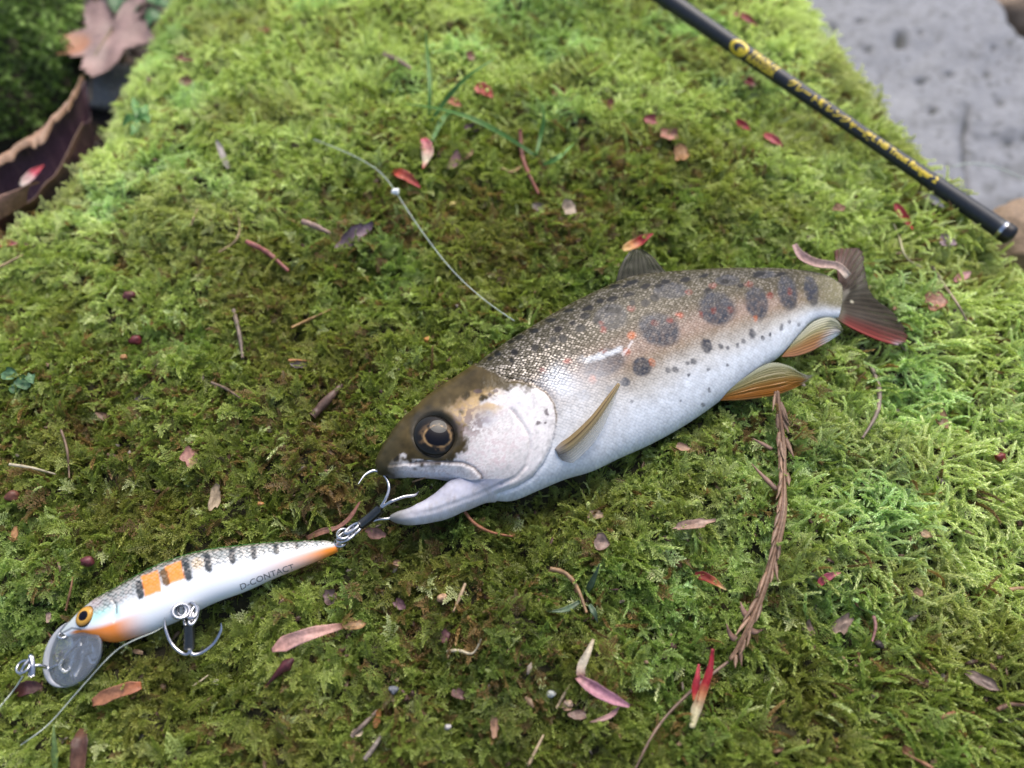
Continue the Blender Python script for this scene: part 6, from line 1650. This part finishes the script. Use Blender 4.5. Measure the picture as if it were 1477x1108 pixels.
def maple():
    # palmate outline: five pointed lobes with small teeth, stalk end downwards
    lobes = [(-128, .62), (-62, .88), (0, 1.0), (62, .88), (128, .62)]
    out = []
    for i, (a, r) in enumerate(lobes):
        for da, rr in ((-31, .60), (-20, .80), (-16, .74), (-8, .94), (-6, .89), (0, 1.02), (6, .89), (8, .94), (16, .74), (20, .80), (31, .60)):
            t_ = R_(90 - a - da); k = rr * r
            out.append((math.cos(t_) * k, math.sin(t_) * k))
    out.append((0.0, -0.10))
    c0 = on_z(np.array([163.0]), np.array([42.0]), np.array([-0.012]))[0]
    rot = R_(188)
    k = 0.0195
    def zf(L):
        x = L[:, 0] * math.cos(rot) - L[:, 1] * math.sin(rot); y = L[:, 0] * math.sin(rot) + L[:, 1] * math.cos(rot)
        a = np.arctan2(L[:, 0], L[:, 1]); r = np.hypot(L[:, 0], L[:, 1])
        z = 0.0018 * np.abs(np.sin(a * 2.9)) * r + 0.006 * N1(x * 1.8 + 3, y * 1.8) * r + 0.003 * r * r
        return np.stack([c0[0] + x * k, c0[1] + y * k * 1.45, c0[2] + z * 1.3 + 0.25 * y * k], -1)
    def cf(L):
        r = np.hypot(L[:, 0], L[:, 1]); n = N2(L[:, 0] * 5, L[:, 1] * 5)
        c = np.tile(np.array([0.33, 0.215, 0.19]), (len(L), 1)) * (1 + .7 * n + .35 * N1(L[:, 0] * 2 + 5, L[:, 1] * 2))[:, None]
        return lerp_col(c, .8 * ell(L[:, 0] + .2 * n, L[:, 1], .62, .25, .3, .25), (.40, .16, .06))
    o = leaf_sheet('maple_leaf', out, c0, cf, zf, 'dry pinkish brown maple leaf at the top left beyond the moss')
    W = np.array([c0 + np.array([0, 0, .0004]), on_z(np.array([135.]), np.array([85.]), np.array([-.013]))[0], on_z(np.array([132.]), np.array([112.]), np.array([-.016]))[0], on_z(np.array([130.]), np.array([148.]), np.array([-.018]))[0]])
    V, F, c = wire(None, 4, C(.28, .20, .12), W=catmull(W, 20)); ob = obj('leaf_stalk', V, F, M_LITTER, o, col=c)
maple()

def curled_leaf():
    """a long leaf rolled like a gutter: dark purple inside, ragged tan rim turned over"""
    A = [(122, 112), (98, 150), (60, 185), (18, 215), (-40, 250)]            # back rim
    B = [(118, 176), (98, 215), (72, 258), (38, 290), (-30, 320)]            # front rim
    n, nv = 60, 30
    a = catmull(np.array(A, float), n); b = catmull(np.array(B, float), n)
    zA, zB = -0.006, -0.008
    PA = on_z(a[:, 0], a[:, 1], np.full(n, zA)); PB = on_z(b[:, 0], b[:, 1], np.full(n, zB))
    u = np.linspace(0, 1, n); v = np.linspace(0, 1, nv)
    taper = np.interp(u, [0, .12, 1], [.35, 1, 1.1])
    base = PA[:, None, :] * (1 - v[None, :, None]) + PB[:, None, :] * v[None, :, None]
    sag = -0.013 * np.sin(v * math.pi)[None, :] * taper[:, None]
    W = base.copy(); W[..., 2] += sag + 0.0012 * N2(u[:, None] * 7, v[None, :] * 4)
    U2, V2 = np.meshgrid(u, v, indexing='ij'); U2 = U2.ravel(); V2 = V2.ravel()
    c = np.tile(np.array([0.085, 0.045, 0.062]), (n * nv, 1)) * (1 + .8 * N2(U2 * 12, V2 * 6))[:, None]
    c = lerp_col(c, .6 * ell(U2, V2, .55, .35, .3, .22, 0, .8), (.15, .085, .125))
    c = lerp_col(c, .5 * sstep(.5, 1, np.abs(np.sin(U2 * 26 + V2 * 2.5)) ** 14) , (.19, .11, .12))
    c = lerp_col(c, sstep(.93, 1, V2), (.24, .14, .10))
    top = W.reshape(-1, 3); nn = n * nv
    F = [tuple(f) for f in grid_faces(n, nv)] + [tuple(f[::-1]) for f in grid_faces(n, nv, off=nn)]
    rim = [i * nv for i in range(n)] + [(n - 1) * nv + j for j in range(1, nv)] + [i * nv + nv - 1 for i in range(n - 2, -1, -1)] + list(range(nv - 2, 0, -1))
    F += [(rim[i], rim[i - 1], rim[i - 1] + nn, rim[i] + nn) for i in range(len(rim))]
    root = thing('curled_leaf', np.array([top[:, 0].mean(), top[:, 1].mean(), top[:, 2].min()]), 'large curled dead leaf, dark purple inside with ragged tan rim, at the left', 'leaf')
    obj('leaf_blade', np.vstack([top, top - np.array([0, 0, .0004])]), F, M_LITTER, root, col=np.clip(np.vstack([c, c]), .003, .9))
    # ragged rim turned over towards the viewer
    nv2 = 8; v2 = np.linspace(0, 1, nv2)
    tooth = 0.85 + 1.5 * N1(u * 5.5, u * 0 + .5) + 0.35 * ((u * 3.7 + 1.1 * N3(u * 3, u * 0)) % 1.0) + 0.5 * N2(u * 21, u * 0 + .3)
    wid = 0.0066 * np.clip(tooth, .3, 1.4) * np.interp(u, [0, .1, .8, 1], [.7, 1, .8, .8])
    dirn = PB - PA; dirn /= np.linalg.norm(dirn, axis=1)[:, None]
    R2 = PA[:, None, :] + dirn[:, None, :] * (wid[:, None] * v2[None, :])[..., None] + np.array([0, 0, 1.0]) * (0.0022 * np.sin(v2 * 2.4))[None, :, None]
    U3, V3 = np.meshgrid(u, v2, indexing='ij')
    c2 = np.tile(np.array([.36, .21, .125]), (n * nv2, 1)) * (1 + .6 * N2(U3.ravel() * 14, V3.ravel() * 3))[:, None]
    t2 = R2.reshape(-1, 3); n2_ = len(t2)
    F = [tuple(f) for f in grid_faces(n, nv2)] + [tuple(f[::-1]) for f in grid_faces(n, nv2, off=n2_)]
    obj('torn_rim', np.vstack([t2, t2 - np.array([0, 0, .0003])]), F, M_LITTER, root, col=np.clip(np.vstack([c2, c2]), .003, .9))
    # underside flap turned towards the viewer at the lower end
    A2 = catmull(np.array([(58, 262), (20, 275), (-15, 285), (-50, 292)], float), 24); B2 = catmull(np.array([(38, 292), (12, 308), (-15, 322), (-50, 334)], float), 24)
    PA2 = on_z(A2[:, 0], A2[:, 1], np.full(24, .0015)); PB2 = on_z(B2[:, 0], B2[:, 1], np.full(24, -.002))
    v3 = np.linspace(0, 1, 10)
    G = PA2[:, None] * (1 - v3[None, :, None]) + PB2[:, None] * v3[None, :, None]; G[..., 2] += .002 * np.sin(v3 * math.pi)[None]
    c3 = np.tile(np.array([.23, .125, .085]), (240, 1)) * (1 + .6 * N2(np.repeat(np.arange(24), 10) * .5, np.tile(v3, 24) * 4))[:, None]
    t3 = G.reshape(-1, 3)
    F = [tuple(f) for f in grid_faces(24, 10)] + [tuple(f[::-1]) for f in grid_faces(24, 10, off=240)]
    obj('leaf_flap', np.vstack([t3, t3 - np.array([0, 0, .0003])]), F, M_LITTER, root, col=np.clip(np.vstack([c3, c3]), .003, .9))
curled_leaf()

# small plants behind the maple leaf
pl = thing('seedling', on_z(np.array([205.]), np.array([10.]), np.array([-.02]))[0], 'low green leaves at the top edge beside the maple leaf', 'plant')
for i, (x, y, r) in enumerate(((172, 2, 24), (196, 8, 22), (222, 26, 24), (232, 4, 22), (212, -8, 24))):
    c0 = on_z(np.array([float(x)]), np.array([float(y)]), np.array([-.010]))[0]
    a = np.linspace(0, 2 * math.pi, 20, endpoint=False); rr = r / FPX * np.linalg.norm(c0 - CAM) / 2
    V = np.vstack([c0 + np.stack([np.cos(a) * rr * f, np.sin(a) * rr * f * 1.3, .0015 * f * f * np.cos(2 * a + i)], -1) for f in (.02, .4, .8, 1)])
    V = np.vstack([V, V - np.array([0, 0, .0002])])
    F = [tuple(f) for f in grid_faces(4, 20, True)] + [tuple(f[::-1]) for f in grid_faces(4, 20, True, off=80)] + [(60 + j, 60 + (j + 1) % 20, 140 + (j + 1) % 20, 140 + j) for j in range(20)]
    obj('leaflet', V, F, M_LITTER, pl, col=np.tile(C(.06, .15, .05) * (1 + .1 * i), (160, 1)))

# ------------------------------------------------------------------ fishing line
def line(pts, hs, wpx, label, n=70, name='fishing_line', iters=30):
    W = settle(ground_pts(pts, hs, n), iters)
    dep = (W - CAM) @ FW
    return tag(obj(name, *tube(W, wpx / 2 / FPX * dep, 7), M_LINE), label, 'fishing line')
ln = line([(452, 201), (500, 220), (545, 245), (571, 277), (600, 322), (650, 388), (700, 434), (742, 463)], [3, 5, 5, 5, 5, 5, 5, 5], 1.7, 'clear fishing line with a white knot running down to the back of the trout', iters=12)
V, F, c = grain(570.5, 276.5, 6, WHITE, h=6.0); obj('knot', V, F, M_WHITE, ln)
line([(248, 897), (222, 912), (190, 925), (160, 945), (110, 1000), (70, 1045), (30, 1075)], [4, 5, 5.5, 5.5, 5, 4, 3], 2.0, 'clear fishing line passing under the chin of the lure to the lower left', iters=6)
line([(33, 975), (20, 995), (-10, 1030), (-60, 1080)], [4, 4, 4, 4], 2.6, 'short clear leader line tied to the snap of the lure', iters=4)
P = catmull(np.array([(1374, 240), (1400, 236), (1432, 240), (1477, 258), (1540, 290)], float), 40)
Wl = on_z(P[:, 0], P[:, 1], np.interp(np.linspace(0, 1, 40), [0, 1], [-.010, -.020]))
tag(obj('fishing_line', *tube(Wl, 0.00030, 7), M_LINE), 'fine pale line looping over the grey slab behind the rod', 'fishing line')

# crumbs of soil and leaf between the moss shoots
def crumbs():
    parts = []
    q = np.random.default_rng(3)
    n = 900
    px = q.uniform(-20, 1497, n); py = q.uniform(20, 1125, n)
    P = at(px, py, 0.0018)
    ok = (P[:, 2] > -0.03) & ~in_poly(P[:, 0], P[:, 1], poly_xy(BODY, FP)) & ~in_poly(P[:, 0], P[:, 1], poly_xy(LURE, LP))
    V, F, cc, k = [], [], [], 0
    pal = [C(.20, .11, .06), C(.10, .055, .035), C(.30, .20, .12), C(.14, .07, .06), C(.24, .20, .16)]
    for p in P[ok]:
        m = 6; a = np.linspace(0, 2 * math.pi, m, endpoint=False) + q.random() * 6
        sx, sy = q.uniform(.0003, .0013), q.uniform(.0002, .0005); t_ = q.random() * 3.14
        x = np.cos(a) * sx * q.uniform(.6, 1.2, m); y = np.sin(a) * sy * q.uniform(.6, 1.2, m)
        R = np.stack([x * math.cos(t_) - y * math.sin(t_), x * math.sin(t_) + y * math.cos(t_), q.normal(0, .0002, m)], -1) + p
        V.append(np.vstack([R, R - np.array([0, 0, .00015])])); F += [tuple(range(k, k + m)), tuple(range(k + 2 * m - 1, k + m - 1, -1))] + [(k + j, k + m + j, k + m + (j + 1) % m, k + (j + 1) % m) for j in range(m)]
        cc.append(np.tile(pal[q.integers(5)] * q.uniform(.6, 1.3), (2 * m, 1))); k += 2 * m
    tag(obj('leaf_crumbs', np.vstack(V), F, M_LITTER, col=np.vstack(cc), origin=np.zeros(3)), kind='stuff')
    V, F, cc, k = [], [], [], 0
    n = 1100
    px = q.uniform(-60, 320, n); py = q.uniform(-80, 420, n)
    for x0, y0 in zip(px, py):
        w = on_z(np.array([x0]), np.array([y0]), np.array([-.026]))[0]; w[2] = ground_h(w[0], w[1]) + .0008
        if in_poly(np.array([w[0]]), np.array([w[1]]), POLY)[0]: continue
        m = 7; a = np.linspace(0, 2 * math.pi, m, endpoint=False) + q.random() * 6
        sx, sy = q.uniform(.0008, .004), q.uniform(.0005, .0018); t_ = q.random() * 3.14
        x = np.cos(a) * sx * q.uniform(.6, 1.2, m); y = np.sin(a) * sy * q.uniform(.6, 1.2, m)
        R = np.stack([x * math.cos(t_) - y * math.sin(t_), x * math.sin(t_) + y * math.cos(t_), q.normal(0, .0006, m)], -1) + w
        V.append(np.vstack([R, R - np.array([0, 0, .0002])])); F += [tuple(range(k, k + m)), tuple(range(k + 2 * m - 1, k + m - 1, -1))] + [(k + j, k + m + j, k + m + (j + 1) % m, k + (j + 1) % m) for j in range(m)]
        cc.append(np.tile(pal[q.integers(5)] * q.uniform(.25, .8), (2 * m, 1))); k += 2 * m
    tag(obj('leaf_litter', np.vstack(V), F, M_LITTER, col=np.vstack(cc), origin=np.zeros(3)), kind='stuff')
crumbs()
